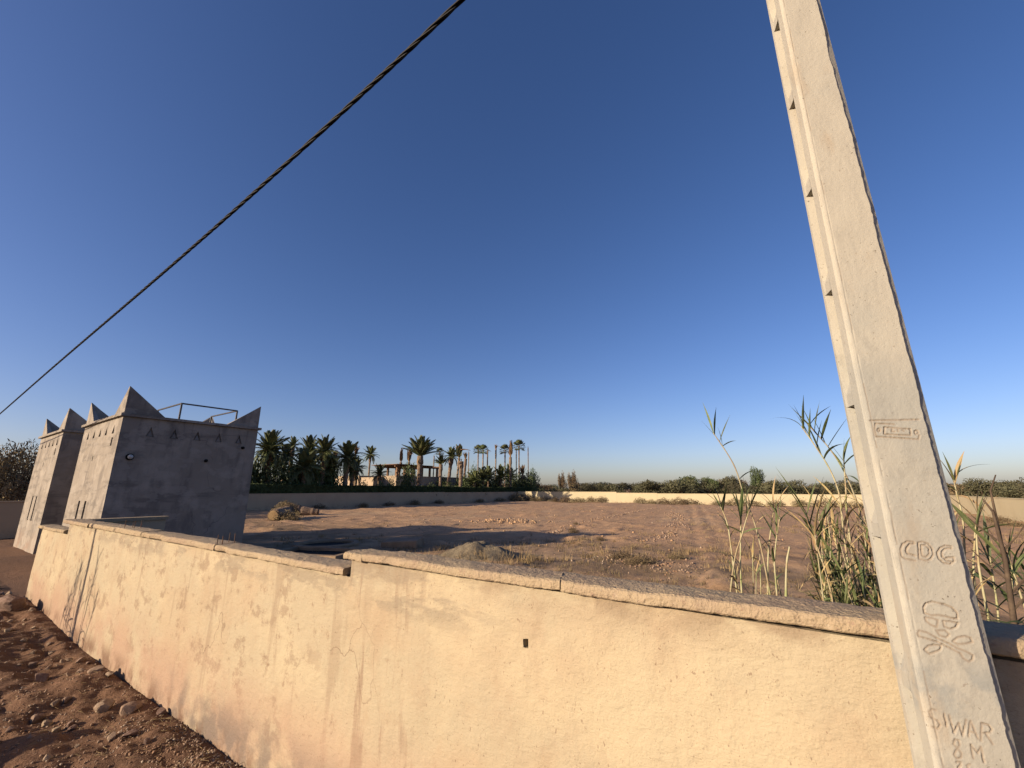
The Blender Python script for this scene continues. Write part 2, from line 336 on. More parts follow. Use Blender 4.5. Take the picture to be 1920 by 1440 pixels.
# ------------------------------------------------------------------ roadside wall with coping slabs
wall = empty('roadside_wall', (-5, 2.19, 0), 'long cream plastered boundary wall with rough coping running beside the dirt verge', 'wall')
WO = Vector((-5, 2.19, 0))
def wall_panel(x0, x1, z1, hole=None, step=.03):
    """one plastered stretch: gently uneven front face, optional square weep hole"""
    xs = list(np.arange(x0, x1, step)) + [x1]; zs = list(np.arange(-.25, z1, step)) + [z1]
    if hole:
        hx0, hx1, hz0, hz1 = hole
        xs = sorted([x for x in xs if not (hx0-.012 < x < hx1+.012)] + [hx0, (hx0+hx1)/2, hx1])
        zs = sorted([z for z in zs if not (hz0-.012 < z < hz1+.012)] + [hz0, (hz0+hz1)/2, hz1])
    xs = np.array(xs); zs = np.array(zs)
    XX, ZZ = np.meshgrid(xs, zs)
    yy = 2.19 + .006*fbm(XX*1.2, ZZ*1.2, seed=5, oct=3) + .0022*fbm(XX*7, ZZ*7, seed=9, oct=3)
    edge = (np.abs(XX-x0) < 1e-6) | (np.abs(XX-x1) < 1e-6)
    if hole:
        jag = (np.abs(XX-(hx0+hx1)/2) < (hx1-hx0)*.6) & (np.abs(ZZ-(hz0+hz1)/2) < (hz1-hz0)*.6)
        XX = XX + np.where(jag, .004*vnoise(XX*90, ZZ*90, seed=2), 0); ZZ = ZZ + np.where(jag, .004*vnoise(XX*80, ZZ*80, seed=4), 0)
    V = np.stack([XX, yy, ZZ], -1).reshape(-1, 3); n = len(xs); m = len(zs)
    ii = np.arange(n*m).reshape(m, n); F = []
    for j in range(m-1):
        for i in range(n-1):
            if hole and hx0-1e-4 <= (xs[i]+xs[i+1])/2 <= hx1+1e-4 and hz0 <= (zs[j]+zs[j+1])/2 <= hz1: continue
            F.append((ii[j, i], ii[j, i+1], ii[j+1, i+1], ii[j+1, i]))
    V = [tuple(p) for p in V]; o = len(V); yb = 2.37
    def strip(loop, y2):
        base = len(V)
        for k in loop: V.append((V[k][0], y2, V[k][2]))
        for k in range(len(loop)-1): F.append((loop[k], base+k, base+k+1, loop[k+1]))
    strip(list(ii[:, 0])[::-1], yb); strip(list(ii[:, -1]), yb); strip(list(ii[-1, :])[::-1], yb)
    b0 = len(V); V += [(x0, yb, -.25), (x1, yb, -.25), (x1, yb, z1), (x0, yb, z1)]; F.append((b0+3, b0+2, b0+1, b0))
    if hole:
        i0 = int(np.argmin(abs(xs-hx0))); i1 = int(np.argmin(abs(xs-hx1))); j0 = int(np.argmin(abs(zs-hz0))); j1 = int(np.argmin(abs(zs-hz1)))
        lp = [ii[j0, i] for i in range(i0, i1+1)] + [ii[j, i1] for j in range(j0+1, j1+1)] + [ii[j1, i] for i in range(i1-1, i0-1, -1)] + [ii[j, i0] for j in range(j1-1, j0-1, -1)]
        strip([int(q) for q in lp], 2.355)
    me = bpy.data.meshes.new('plastered_panel'); me.from_pydata([tuple(map(float, p)) for p in V], [], [tuple(map(int, f)) for f in F]); me.update()
    me.polygons.foreach_set('use_smooth', np.zeros(len(me.polygons), bool)); me.materials.append(mat_wall)
    o = link('plastered_panel', me, wall); o.location = -WO; return o
wall_panel(-14.3, -12.0, 1.45, step=.06)
wall_panel(-12.0, -3.055, 1.645, step=.035)
wall_panel(-3.055, 1.6, 1.762, hole=(-1.462, -1.428, 1.452, 1.496), step=.022)
wall_panel(1.6, 14.0, 1.76, step=.12)

def coping(x0, x1, z0, z1, y0, y1, step, skew0=0.0, skew1=0.0, amp=1.0, seed=0, zslope=0.0):
    """rough cast slab: a rounded profile swept along x with chipped edges; skew slants the end cracks"""
    t = z1-z0
    prof = [(y0+.010, z0), (y0+.002, z0+.12*t), (y0, z0+.35*t), (y0+.001, z0+.65*t), (y0+.006, z0+.88*t), (y0+.016, z1)]
    nt = max(4, int((y1-y0)/max(step, .02)))
    prof += [(y0+.016+(y1-y0-.03)*k/nt, z1+.004*math.sin(math.pi*k/nt)) for k in range(1, nt+1)]
    prof += [(y1-.006, z1-.1*t), (y1, z1-.5*t), (y1-.004, z0), ((y0+y1)/2, z0)]
    n = max(2, int((x1-x0)/step)); k = len(prof)
    pr = np.array(prof); u = np.linspace(0, 1, n+1)
    yy = np.tile(pr[:, 0], (n+1, 1)); zz = np.tile(pr[:, 1], (n+1, 1))
    fr = (yy-y0)/(y1-y0)
    xx = (x0 + skew0*fr) + (x1 + skew1*fr - x0 - skew0*fr)*u[:, None]
    zz = zz + zslope*(xx-x0)
    ez = np.where(zz > (z0+z1)/2, 1.0, .7)
    yy = yy + amp*ez*(.0055*fbm(xx*9, zz*14, yy*3, seed=seed+1, oct=4) + .004*vnoise(xx*45, zz*60, yy*9, seed=seed+2))*np.where(fr < .2, 1, .5)
    zz = zz + amp*(.0035*fbm(xx*8, yy*9, seed=seed+3, oct=4) + .0025*vnoise(xx*55, yy*55, zz*20, seed=seed+4)) + amp*.006*fbm(xx*1.1, yy*0, seed=seed+6, oct=2)
    chip = np.clip(fbm(xx*3.1, yy*2, zz*2, seed=seed+9, oct=3)-.45, 0, 1)*np.where(fr < .12, 1, 0)
    yy = yy + .05*chip*amp
    xx = xx + .006*amp*vnoise(yy*30, zz*40, xx*3, seed=seed+5)
    V = np.stack([xx, yy, zz], -1).reshape(-1, 3)
    ii = np.arange((n+1)*k).reshape(n+1, k)
    F = [(ii[i, j], ii[i+1, j], ii[i+1, (j+1) % k], ii[i, (j+1) % k]) for i in range(n) for j in range(k)]
    me = bpy.data.meshes.new('coping_slab'); me.from_pydata(V.tolist(), [], [tuple(map(int, f)) for f in F] + [tuple(map(int, ii[0])), tuple(map(int, ii[-1][::-1]))]); me.update()
    bm = bmesh.new(); bm.from_mesh(me); bmesh.ops.recalc_face_normals(bm, faces=bm.faces); bm.to_mesh(me); bm.free()
    me.materials.append(mat_coping)
    o = link('coping_slab', me, wall); o.location = -WO; return o
coping(-3.10, -2.88, 1.774, 1.825, 2.145, 2.415, .012, 0, .16, 1.2, 10)
coping(-2.872, -1.20, 1.775, 1.828, 2.148, 2.415, .012, .16, -.10, 1.1, 20)
coping(-1.196, 1.30, 1.777, 1.832, 2.146, 2.40, .012, -.10, .03, 1.0, 30)
for k, (p, q) in enumerate(((1.305, 4.3), (4.31, 7.6), (7.61, 10.9), (10.91, 14.05))):
    coping(p, q, 1.768, 1.83, 2.146, 2.41, .06, .02, .03, 1.0, 40+k*10)
coping(-5.40, -3.085, 1.658, 1.712, 2.142, 2.405, .014, .02, .0, 1.1, 90)
coping(-7.72, -5.406, 1.659, 1.722, 2.142, 2.405, .018, .04, .02, 1.1, 100)
coping(-10.38, -7.727, 1.660, 1.728, 2.14, 2.41, .025, -.03, .04, 1.1, 110)
coping(-12.25, -10.39, 1.660, 1.722, 2.12, 2.42, .03, .0, -.03, 1.2, 120)
coping(-14.42, -12.06, 1.455, 1.515, 2.13, 2.42, .04, .0, .02, 1.2, 130)
MB().box(-3.05, 1.6, 2.235, 2.36, 1.7625, 1.80).obj('mortar_bed', mat_coping, wall, -WO)
MB().box(-12.0, -3.06, 2.235, 2.36, 1.6455, 1.68).obj('mortar_bed', mat_coping, wall, -WO)
for (x, y, z, h, tx) in ((-8.70, 2.20, 1.72, .13, .01), (-8.64, 2.28, 1.72, .10, -.01), (-8.50, 2.26, 1.72, .11, .02), (-8.43, 2.32, 1.72, .12, 0),
                         (-5.40, 2.17, 1.71, .11, .008), (-5.345, 2.20, 1.71, .10, -.006), (-5.44, 2.30, 1.71, .12, .01), (-5.37, 2.33, 1.71, .115, -.01)):
    MB().tube([(x, y, z-.02), (x+tx, y, z+h)], .005, 6).obj('rebar_stub', mat_steel, wall, -WO)

stub = empty('return_wall', (-12.15, 2.44, 0), 'short low return wall in shade behind the left end of the roadside wall', 'wall')
MB().box(-.10, .10, 0.0, 1.30, -.2, 1.64).obj('plastered_panel', mat_wall_back, stub)
b = MB().box(-.14, .14, 0.0, 1.34, 1.642, 1.71).obj('coping_slab', mat_coping, stub)

# ------------------------------------------------------------------ gate towers
def boolean_cut(body_me, cutter_me, mats):
    a = bpy.data.objects.new('tmp_a', body_me); c = bpy.data.objects.new('tmp_c', cutter_me)
    C.objects.link(a); C.objects.link(c)
    md = a.modifiers.new('cut', 'BOOLEAN'); md.operation = 'DIFFERENCE'; md.solver = 'EXACT'; md.object = c
    dg = bpy.context.evaluated_depsgraph_get(); dg.update()
    me = bpy.data.meshes.new_from_object(a.evaluated_get(dg))
    bpy.data.objects.remove(a); bpy.data.objects.remove(c)
    me.materials.clear()
    for m in mats: me.materials.append(m)
    return me
def tower(x0, x1, y0, y1, label, slit_z, triangles_side, railing, side_fix):
    """square gate tower: x0..x1 along the road, lit face at y0"""
    t = empty('gate_tower', ((x0+x1)/2, y0, 0), label, 'tower', 'crenellated gate towers')
    O = -Vector(((x0+x1)/2, y0, 0)); zc = 4.46
    body = MB().box(x0, x1, y0, y1, -.3, zc).mesh('wall')
    cut = MB(); w = x1-x0
    fr = (.16, .335, .50, .66, .835)
    tri_front = [x0+w*f for f in fr]
    for cx in tri_front:
        cut.prism([(cx-.13, y0-.1, 3.98), (cx+.13, y0-.1, 3.98), (cx, y0-.1, 4.27)], (0, .155, 0))
    tri_side = triangles_side
    for cy in tri_side:
        cut.prism([(x1+.1, cy-.115, 3.90), (x1+.1, cy, 4.21), (x1+.1, cy+.115, 3.90)], (-.15, 0, 0))
    sx = x0 + w*.36
    for k in (0, 1):
        cut.box(sx+k*.76-.11, sx+k*.76+.11, y0-.1, y0+.30, slit_z[0], slit_z[1])
    cut.box(x1-.75, x1-.60, y0-.1, y0+.12, 3.60, 3.86)
    cut.box(sx+.35, sx+.43, y0-.1, y0+.12, 3.20, 3.36)
    o = link('wall', boolean_cut(body, cut.mesh('cut'), [mat_tower]), t); o.location = O
    # darker triangles set back inside each triangular niche
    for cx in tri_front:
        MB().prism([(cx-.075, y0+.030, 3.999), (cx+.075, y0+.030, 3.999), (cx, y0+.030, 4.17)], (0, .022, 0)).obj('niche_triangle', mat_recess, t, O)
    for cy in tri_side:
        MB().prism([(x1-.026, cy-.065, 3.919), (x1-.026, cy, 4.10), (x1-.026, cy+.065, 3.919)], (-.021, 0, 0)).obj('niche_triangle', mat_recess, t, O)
    for k in (0, 1):
        f = MB().box(sx+k*.76-.108, sx+k*.76+.108, y0+.24, y0+.29, slit_z[0]+.002, slit_z[1]-.002).obj('slit_window', mat_dark, t, O)
        MB().box(sx+k*.76-.12, sx+k*.76+.12, y0-.03, y0+.10, slit_z[0]-.05, slit_z[0]-.003).obj('sill', mat_tower, f)
    cs = MB()                                                           # slightly wavy cast slab edge
    nseg = 40; per = []
    for q in range(4):
        c0 = [(x0-.09, y0-.09), (x1+.09, y0-.09), (x1+.09, y1+.09), (x0-.09, y1+.09)][q]; c1 = [(x1+.09, y0-.09), (x1+.09, y1+.09), (x0-.09, y1+.09), (x0-.09, y0-.09)][q]
        for i in range(nseg):
            f = i/nseg; per.append((c0[0]+(c1[0]-c0[0])*f+.012*math.sin(i*1.7+q), c0[1]+(c1[1]-c0[1])*f+.012*math.sin(i*2.3+q*2)))
    n4 = len(per); zl = [zc+.002+.006*abs(math.sin(i*.9)) for i in range(n4)]
    cs.add([(p[0], p[1], z_) for p, z_ in zip(per, zl)]+[(p[0], p[1], zc+.085) for p in per], [(i, (i+1) % n4, n4+(i+1) % n4, n4+i) for i in range(n4)]+[tuple(range(n4, 2*n4)), tuple(range(n4))[::-1]])
    cs.obj('cornice', mat_tower, t, O)
    z = zc+.087
    for (cx, sx_) in ((x0, 1), (x1, -1)):
        for (cy, sy_) in ((y0, 1), (y1, -1)):
            hgt = .88+random.uniform(-.04, .04); ln = 1.06+random.uniform(-.05, .05); th = .2
            m = MB(); e = .0015
            for ax_ in (0, 1):
                ux, uy = (sx_, 0) if ax_ == 0 else (0, sy_); vx, vy = (0, sy_) if ax_ == 0 else (sx_, 0); k_ = e*ax_
                bx, by = cx+k_*(ux+vx), cy+k_*(uy+vy)
                m.add([(bx, by, z), (bx+ux*ln, by+uy*ln, z), (bx, by, z+hgt), (bx+vx*th*1.3, by+vy*th*1.3, z), (bx+ux*ln+vx*th, by+uy*ln+vy*th, z), (bx+vx*.03, by+vy*.03, z+hgt-.06)],
                      [(0, 1, 2), (3, 5, 4), (0, 3, 4, 1), (1, 4, 5, 2), (0, 2, 5, 3)])
            mo = m.obj('corner_merlon', mat_tower, t, O); bv = mo.modifiers.new('worn_edges', 'BEVEL'); bv.width = .022; bv.segments = 2; bv.limit_method = 'ANGLE'
    if railing:
        fx0, fx1, fy0, fy1, top = x0+.9, x1-1.15, y0+1.75, y1-.35, z+.72
        fr_ = railing
        for px_ in (fx0, fx1):
            for py_ in (fy0, fy1):
                MB().box(px_-.025, px_+.025, py_-.025, py_+.025, z, top).obj('railing_post', mat_rail, t, O)
        for (a0, a1) in (((fx0, fy0), (fx1, fy0)), ((fx1, fy0), (fx1, fy1)), ((fx1, fy1), (fx0, fy1))):
            MB().tube([(a0[0], a0[1], top), (a1[0], a1[1], top)], .03, 6).obj('railing_bar', mat_rail, t, O)
    for (cy, cz, kind) in side_fix:
        if kind == 'lamp':
            l = MB().tube([(x1, cy, cz), (x1+.035, cy, cz)], .10, 14).obj('wall_lamp', mat_dark, t, O)
            lm = bpy.data.meshes.new('lamp_globe'); bm = bmesh.new(); bmesh.ops.create_uvsphere(bm, u_segments=16, v_segments=10, radius=.07)
            bmesh.ops.translate(bm, verts=bm.verts, vec=(x1+.085, cy, cz)); bm.to_mesh(lm); bm.free(); lm.materials.append(mat_white)
            lm.polygons.foreach_set('use_smooth', np.ones(len(lm.polygons), bool))
            link('lamp_globe', lm, l)
        else:
            MB().tube([(x1-.01, cy, cz), (x1+.05, cy, cz), (x1+.09, cy, cz-.02)], [.055, .05, .03], 10).obj('wall_socket', mat_dark, t, O)
    return t
tower(-21.5, -17.08, 3.74, 7.66, 'grey crenellated gate tower with rooftop railing, nearest to the roadside wall', (1.20, 1.93), [4.47, 5.10, 5.75, 6.40, 7.05], True,
      [(4.09, 3.25, 'lamp'), (6.12, 3.24, 'plug'), (7.22, 3.76, 'plug')])
tower(-27.95, -23.72, 3.55, 7.45, 'grey crenellated gate tower without railing, farther left beyond the gate opening', (1.15, 2.02), [4.3, 4.95, 5.6, 6.25, 6.9], False,
      [(5.0, 2.5, 'plug')])

# ------------------------------------------------------------------ plot boundary walls
def bwall(name, label, x0, x1, y0, y1, segs, mat):
    """segs: (start, end, height) along the longer axis; each stretch is a panel with its own capping"""
    t = empty(name, ((x0+x1)/2, (y0+y1)/2, 0), label, 'wall'); O = -Vector(((x0+x1)/2, (y0+y1)/2, 0))
    for (s0, s1, h) in segs:
        if x1-x0 > y1-y0:
            MB().box(s0, s1, y0, y1, -.4, h).obj('plastered_panel', mat, t, O); MB().box(s0-.002, s1+.002, y0-.035, y1+.035, h+.002, h+.06).obj('coping_slab', mat, t, O)
        else:
            MB().box(x0, x1, s0, s1, -.4, h).obj('plastered_panel', mat, t, O); MB().box(x0-.035, x1+.035, s0-.002, s1+.002, h+.002, h+.06).obj('coping_slab', mat, t, O)
    return t
bwall('boundary_wall', 'shaded boundary wall carrying the dark hedge along the left of the plot', -49.95, -49.70, 6, 78, [(6, 30, 1.76), (30.01, 52, 1.78), (52.01, 78, 1.72)], mat_wall_back)
bwall('boundary_wall', 'sunlit pale yellow wall across the far end of the plot', -49.6, 11.6, 73.0, 73.2, [(-49.6, -29.0, 1.78), (-28.99, -22.0, 1.62), (-21.99, 11.6, 1.55)], mat_wall_far)
bwall('boundary_wall', 'cream wall closing the right side of the plot, seen right of the pole', 11.4, 11.6, 8, 72.9, [(8, 40, 1.62), (40.01, 72.9, 1.60)], mat_wall_far)
bwall('boundary_wall', 'low shaded wall at the far left edge behind the gate towers', -32.3, -32.05, 2.6, 7.0, [(2.6, 7.0, 1.68)], mat_wall_back)

# ------------------------------------------------------------------ foliage builders
def leaf_cloud(n, blobs, size, flat=.0, seed=0, shell=.55, aspect=.5):
    """n leaf-clump quads spread through ellipsoid blobs (cx,cy,cz,rx,ry,rz)"""
    r = np.random.default_rng(seed); B = np.array(blobs, float)
    vol = (B[:, 3]*B[:, 4]*B[:, 5])**(2/3); pick = r.choice(len(B), n, p=vol/vol.sum())
    d = r.normal(size=(n, 3)); d /= np.linalg.norm(d, axis=1)[:, None]
    rad = shell + (1-shell)*r.random(n)**.6
    rad *= 1 + .28*fbm(d[:, 0]*2.6+pick*3.3, d[:, 1]*2.6, d[:, 2]*2.6, seed=seed, oct=3)
    c = B[pick, :3] + d*rad[:, None]*B[pick, 3:]
    u = r.normal(size=(n, 3)); u[:, 2] *= (1-flat); u /= np.linalg.norm(u, axis=1)[:, None]
    w = np.cross(u, d + .6*r.normal(size=(n, 3))); w /= np.linalg.norm(w, axis=1)[:, None] + 1e-9
    s = size*(.6+.8*r.random(n))[:, None]
    V = np.stack([c-u*s, c-w*s*aspect, c+u*s, c+w*s*aspect], 1).reshape(-1, 3)
    return V, np.arange(4*n).reshape(n, 4)

def frond_mesh(name, L, arch, mat, n=30, width=.055, leaf=.42, seed=0, tuck=1.0):
    """pinnate palm frond along +x, base at the origin, drooping by arch"""
    r = random.Random(seed); m = MB()
    P = lambda t: Vector((L*(t-.22*arch*t*t), 0, L*(.16*t-arch*.62*t*t)))
    pts = [P(i/8) for i in range(9)]
    m.tube(pts, [.035*(1-.85*i/8)+.006 for i in range(9)], 4, False)
    for i in range(n):
        t = .14+.86*i/(n-1); p = P(t); tg = (P(min(1, t+.02))-P(t-.02)).normalized()
        ln = L*leaf*(.35+.65*math.sin(math.pi*min(1, .18+.78*t)))*(1-.45*t)*(.85+.3*r.random())
        for s in (-1, 1):
            side = Vector((0, s, 0)); upv = tg.cross(side)*(1 if s < 0 else -1); upv = Vector((0, 0, 1)) - tg*tg.z
            dr = (tg*(.75+.5*t) + side*(.9*tuck) + upv.normalized()*(.45 - .5*r.random()*arch)).normalized()
            q1 = p + dr*ln*.55; q2 = p + dr*ln + Vector((0, 0, -ln*.22*(.5+arch)))
            wv = dr.cross(Vector((0, 0, 1))).normalized()*width*.5
            m.add([p-wv*.5, p+wv*.5, q1+wv, q1-wv, q2], [(0, 1, 2, 3), (3, 2, 4)])
    me = bpy.data.meshes.new(name); me.from_pydata(m.v, [], m.f); me.update(); me.materials.append(mat); return me
FR = [frond_mesh('frond', 1.0, a_, mat_frond, 26, .030, .34, i) for i, a_ in enumerate((.25, .55, .95))]
FRY = [frond_mesh('frond', 1.0, a_, mat_frond_dry, 22, .030, .26, 9+i, .5) for i, a_ in enumerate((.15, .5, 1.1))]

def palm_trunk(parent, h, r0, r1, bulge, lean=(0, 0)):
    pts = []; rad = []
    n = 16
    for i in range(n+1):
        t = i/n; pts.append((lean[0]*t*t, lean[1]*t*t, -.3+(h+.3)*t))
        rr = r0+(r1-r0)*t**.6
        if bulge: rr *= 1+bulge*math.exp(-((t-.92)/.10)**2)
        rad.append(rr*(1+.09*(-1)**i)*(1.25 if i == 0 else 1))
    return MB().tube(pts, rad, 9).obj('trunk', mat_trunk, parent)

def place_frond(me, name, parent, az, el, s, h, roll=0.0, off=(0, 0)):
    o = bpy.data.objects.new(name, me); C.objects.link(o); o.parent = parent
    Mx = Matrix.Translation((off[0], off[1], h)) @ Matrix.Rotation(az, 4, 'Z') @ Matrix.Rotation(-el, 4, 'Y') @ Matrix.Rotation(roll, 4, 'X') @ Matrix.Scale(s, 4)
    o.matrix_local = Mx
    return o
def date_palm(x, y, top, R, label, nf=38, upright=.0, r0=.26, lean=(0, 0), droop=.0, dry=6):
    """top: height of the crown's top; R: crown radius"""
    t = empty('date_palm', (x, y, gz(x, y)), label, 'palm', 'date palms in the neighbouring garden')
    h = top-R*(.75+.2*upright); rr = random.Random(int(x*31+y*17))
    palm_trunk(t, h, r0, r0*.85, .55, lean)
    ga = 2.39996
    for i in range(nf):
        f = i/nf
        el = math.radians(82-(112-58*upright)*f**.85 - droop*20) + rr.uniform(-.12, .12)
        me = FR[0] if f < .35 or upright > .5 else (FR[1] if f < .75 else FR[2])
        place_frond(me, 'frond', t, i*ga+rr.uniform(-.2, .2), el, R*1.38*rr.uniform(.85, 1.08), h, rr.uniform(-.4, .4), lean)
    for i in range(dry):
        place_frond(FRY[2], 'dry_frond', t, i*2*math.pi/dry+rr.random(), math.radians(-30)+rr.uniform(-.2, .1), R*.7, h-.1, 0, lean)
    return t
def tied_palm(x, y, top, blen, label, r0=.2, lean=(0, 0), spread=.10, green=0, n=16, flop=None):
    """transplanted palm whose dried fronds stand bundled above the trunk"""
    t = empty('tied_palm', (x, y, gz(x, y)), label, 'palm', 'palms with bundled dry fronds')
    h = top-blen; rr = random.Random(int(x*7+y*13)); palm_trunk(t, h, r0, r0*.95, .35, lean)
    for i in range(n):
        el = math.radians(86)-spread*rr.random()*4
        place_frond(FR[0] if i < green else FRY[0], 'frond', t, i*2.4, el, blen*rr.uniform(.75, 1.05), h-.15, rr.uniform(-1, 1), lean)
    if flop:
        for i in range(flop): place_frond(FRY[2], 'dry_frond', t, -.6+i*.25, math.radians(45), blen*.8, h+blen*.35, 0, lean)
    return t
def bare_palm(x, y, top, label, r0=.12, stub=True, bend=False):
    t = empty('bare_palm', (x, y, gz(x, y)), label, 'palm', 'bare palm trunks')
    palm_trunk(t, top-.3, r0, r0*.8, .15)
    for i in range(3 if not bend else 5):
        place_frond(FRY[2 if bend else 0], 'dry_frond', t, i*.5 if bend else i*2.1, math.radians(20 if bend else 84), .9 if bend else .55, top-.4)
    return t
def fan_crown_mesh(seed, R):
    r = random.Random(seed); m = MB()
    for i in range(30):
        az = i*2.4; el = math.radians(85-125*(i/30)**.9); pet = R*.55
        d = Vector((math.cos(az)*math.cos(el), math.sin(az)*math.cos(el), math.sin(el)))
        side = Vector((-math.sin(az), math.cos(az), 0)); nrm = d.cross(side)
        m.tube([(0, 0, 0), d*pet], .012, 3, False); c = d*pet
        for k in range(11):
            a = (k/10-.5)*2.6; v = (d*math.cos(a)+side*math.sin(a)+nrm*.15)
            tip = c+v*R*.5 + Vector((0, 0, -R*.10*abs(a))); mid = c+v*R*.3; wv = v.cross(nrm).normalized()*R*.045
            m.add([c, mid+wv, tip, mid-wv], [(0, 1, 2, 3)])
    me = bpy.data.meshes.new('fan_crown'); me.from_pydata(m.v, [], m.f); me.update(); me.materials.append(mat_frond); return me
FAN = [fan_crown_mesh(s, 1.0) for s in (1, 2)]
def fan_palm(x, y, top, R, label, k=0):
    t = empty('fan_palm', (x, y, gz(x, y)), label, 'palm', 'tall thin fan palms at the far end of the garden')
    palm_trunk(t, top-R*.7, .20, .13, .2)
    o = link('fan_crown', FAN[k % 2], t); o.location = (0, 0, top-R*.75); o.scale = (R, R, R); o.rotation_euler = (0, 0, x)
    return t

# ------------------------------------------------------------------ neighbouring garden: hedge, palms, villa
hedge = empty('hedge', (-50.4, 42, 0), 'long clipped dark hedge standing along the shaded left boundary wall', 'hedge')
for (h0, h1, top, sd) in ((6, 30, 2.86, 1), (30.05, 52, 2.74, 2), (52.05, 78.5, 2.64, 3)):
    n = int((h1-h0)*330); r = np.random.default_rng(sd)
    yy = h0+(h1-h0)*r.random(n); xx = np.empty(n); zz = np.empty(n); side = r.random(n) < .6
    xx[side] = -49.78-.10*r.random(side.sum()); zz[side] = 1.2+(top-1.2)*r.random(side.sum())
    k = ~side; xx[k] = -49.8-1.3*r.random(k.sum()); zz[k] = top-.10*r.random(k.sum()) + .05*fbm(yy[k]*1.3, xx[k], seed=4, oct=2)
    xx += .07*fbm(yy*1.1, zz*1.4, seed=6, oct=3)
    c = np.stack([xx+50.4, yy-42, zz], 1); u = r.normal(size=(n, 3)); u /= np.linalg.norm(u, axis=1)[:, None]
    w = np.cross(u, r.normal(size=(n, 3))); w /= np.linalg.norm(w, axis=1)[:, None]; s = .085*(.6+.8*r.random(n))[:, None]
    V = np.stack([c-u*s, c-w*s*.6, c+u*s, c+w*s*.6], 1).reshape(-1, 3)
    o = link('hedge_foliage', mesh_np('hedge_foliage', V, np.arange(4*n).reshape(n, 4), mat_hedge), hedge)
    MB().box(-.55, .50, h0-42, h1-42, .2, top-.09).obj('hedge_core', mat_hedge, o)

date_palm(-53, 25.4, 8.15, 1.95, 'tallest full date palm at the left of the garden, thick ringed trunk, beside the tower', 46, r0=.34)
date_palm(-62, 32.9, 9.2, 1.1, 'small upright date palm crown rising behind the first two big palms', 24, .35)
date_palm(-56, 32.0, 8.45, 1.75, 'broad date palm crown between the tallest left palm and its dark-trunked neighbour', 36)
date_palm(-53, 32.5, 8.3, 1.75, 'dark-trunked date palm with arching fronds, left of the sunlit villa wall', 38, r0=.30, droop=.2)
date_palm(-51.8, 29.3, 6.2, 2.0, 'low spreading date palm close behind the hedge near the left end', 36, r0=.3)
date_palm(-57, 36.4, 6.5, 1.1, 'small date palm standing in front of the sunlit villa wall, left one', 26)
date_palm(-52.5, 35.6, 7.8, 1.85, 'bushy date palm with thick short trunk in front of the sunlit villa wall', 40, r0=.36)
date_palm(-56, 39.7, 6.2, 1.25, 'small date palm just right of the bushy one by the villa', 26)
date_palm(-66, 49.4, 9.45, 1.45, 'lone slender date palm clear against the sky left of the pergola', 22, .1, r0=.17, droop=.3)
date_palm(-55, 43.1, 5.5, 1.35, 'low trunkless date palm left of the pergola', 26, .3)
date_palm(-53, 49.4, 9.9, 2.6, 'big date palm with stiff spiky fronds in front of the pergola', 30, .75, r0=.42, dry=3)
date_palm(-53, 54.3, 7.6, 1.25, 'small upright date palm right of the pergola, slim pale trunk', 18, .8, r0=.26, dry=2)
date_palm(-53, 56.2, 9.0, 1.5, 'date palm with drooping ragged crown right of the pergola', 26, .2, r0=.33, droop=.5, lean=(.2, .5), dry=10)
date_palm(-57.5, 27.8, 7.3, 1.6, 'shorter date palm filling in behind the tallest left palm', 34)
date_palm(-58, 30.0, 7.6, 1.5, 'mid height date palm deep in the left palm group', 32)
date_palm(-54.5, 34.0, 6.3, 1.6, 'low date palm under the dark-trunked palm', 34)
date_palm(-54, 37.6, 5.9, 1.5, 'low date palm right of the bushy short-trunked palm', 30)
tied_palm(-60, 42.1, 9.3, 1.7, 'tied dry brown palm top above the bushy palm by the villa', .16, flop=3)
tied_palm(-62, 39.8, 8.4, 1.9, 'tied dry pinkish palm bundle behind the dark-trunked palm', .2)
tied_palm(-66, 56.0, 10.2, 2.9, 'leaning narrow dry palm spike left above the pergola', .22, lean=(.3, .35), spread=.03)
tied_palm(-66, 58.4, 10.4, 2.9, 'brown tied palm bundle above the pergola, beside the stiff palm', .2, lean=(.0, .25), spread=.07, flop=2)
tied_palm(-60, 66.1, 11.6, 3.2, 'tall half green tied palm with drooping side fronds', .2, lean=(0, .6), spread=.10, green=7, flop=5)
tied_palm(-53, 59.5, 7.9, .7, 'thick brown palm stump trunk cut off at the top', .36, n=8, flop=2)
tied_palm(-57, 64.9, 9.6, 1.5, 'dark burnt-looking palm top beside the thick stump', .24, lean=(0, .4), spread=.12)
tied_palm(-60, 79.2, 12.5, 1.2, 'thin tall palm with drooped dry brown head', .15, spread=.1, flop=6)
tied_palm(-53, 75.1, 12.5, 3.6, 'tallest spiky palm with thin leader and swollen trunk near the far corner', .26, spread=.02, n=10)
tied_palm(-53, 79.8, 7.6, 2.4, 'thick brown tied palm at the far end of the hedge', .42, spread=.12)
bare_palm(-62, 61.5, 9.0, 'bare thin trunk right of the big stiff palm', .13)
bare_palm(-62, 72.0, 10.4, 'bare thin trunk left of the pair of fan palms', .12)
bare_palm(-60, 76.1, 11.1, 'bare trunk with bent over top right of the fan palm pair', .17, bend=True)
bare_palm(-54, 83.6, 11.8, 'bare thin trunk at the far right end of the garden', .12)
bare_palm(-58, 84.6, 11.7, 'bare trunk close left of the tallest fan palm', .13)
fan_palm(-75, 76.3, 12.0, 1.3, 'small distant fan palm behind the slim upright date palm', 0)
fan_palm(-66, 80.1, 12.4, 1.45, 'left fan palm of the close pair', 0)
fan_palm(-62, 77.0, 12.0, 1.5, 'right fan palm of the close pair', 1)
fan_palm(-60, 82.8, 12.4, 1.6, 'round-headed single fan palm right of the pair', 1)
fan_palm(-56, 82.8, 13.2, 1.75, 'tallest fan palm near the right end of the garden', 0)

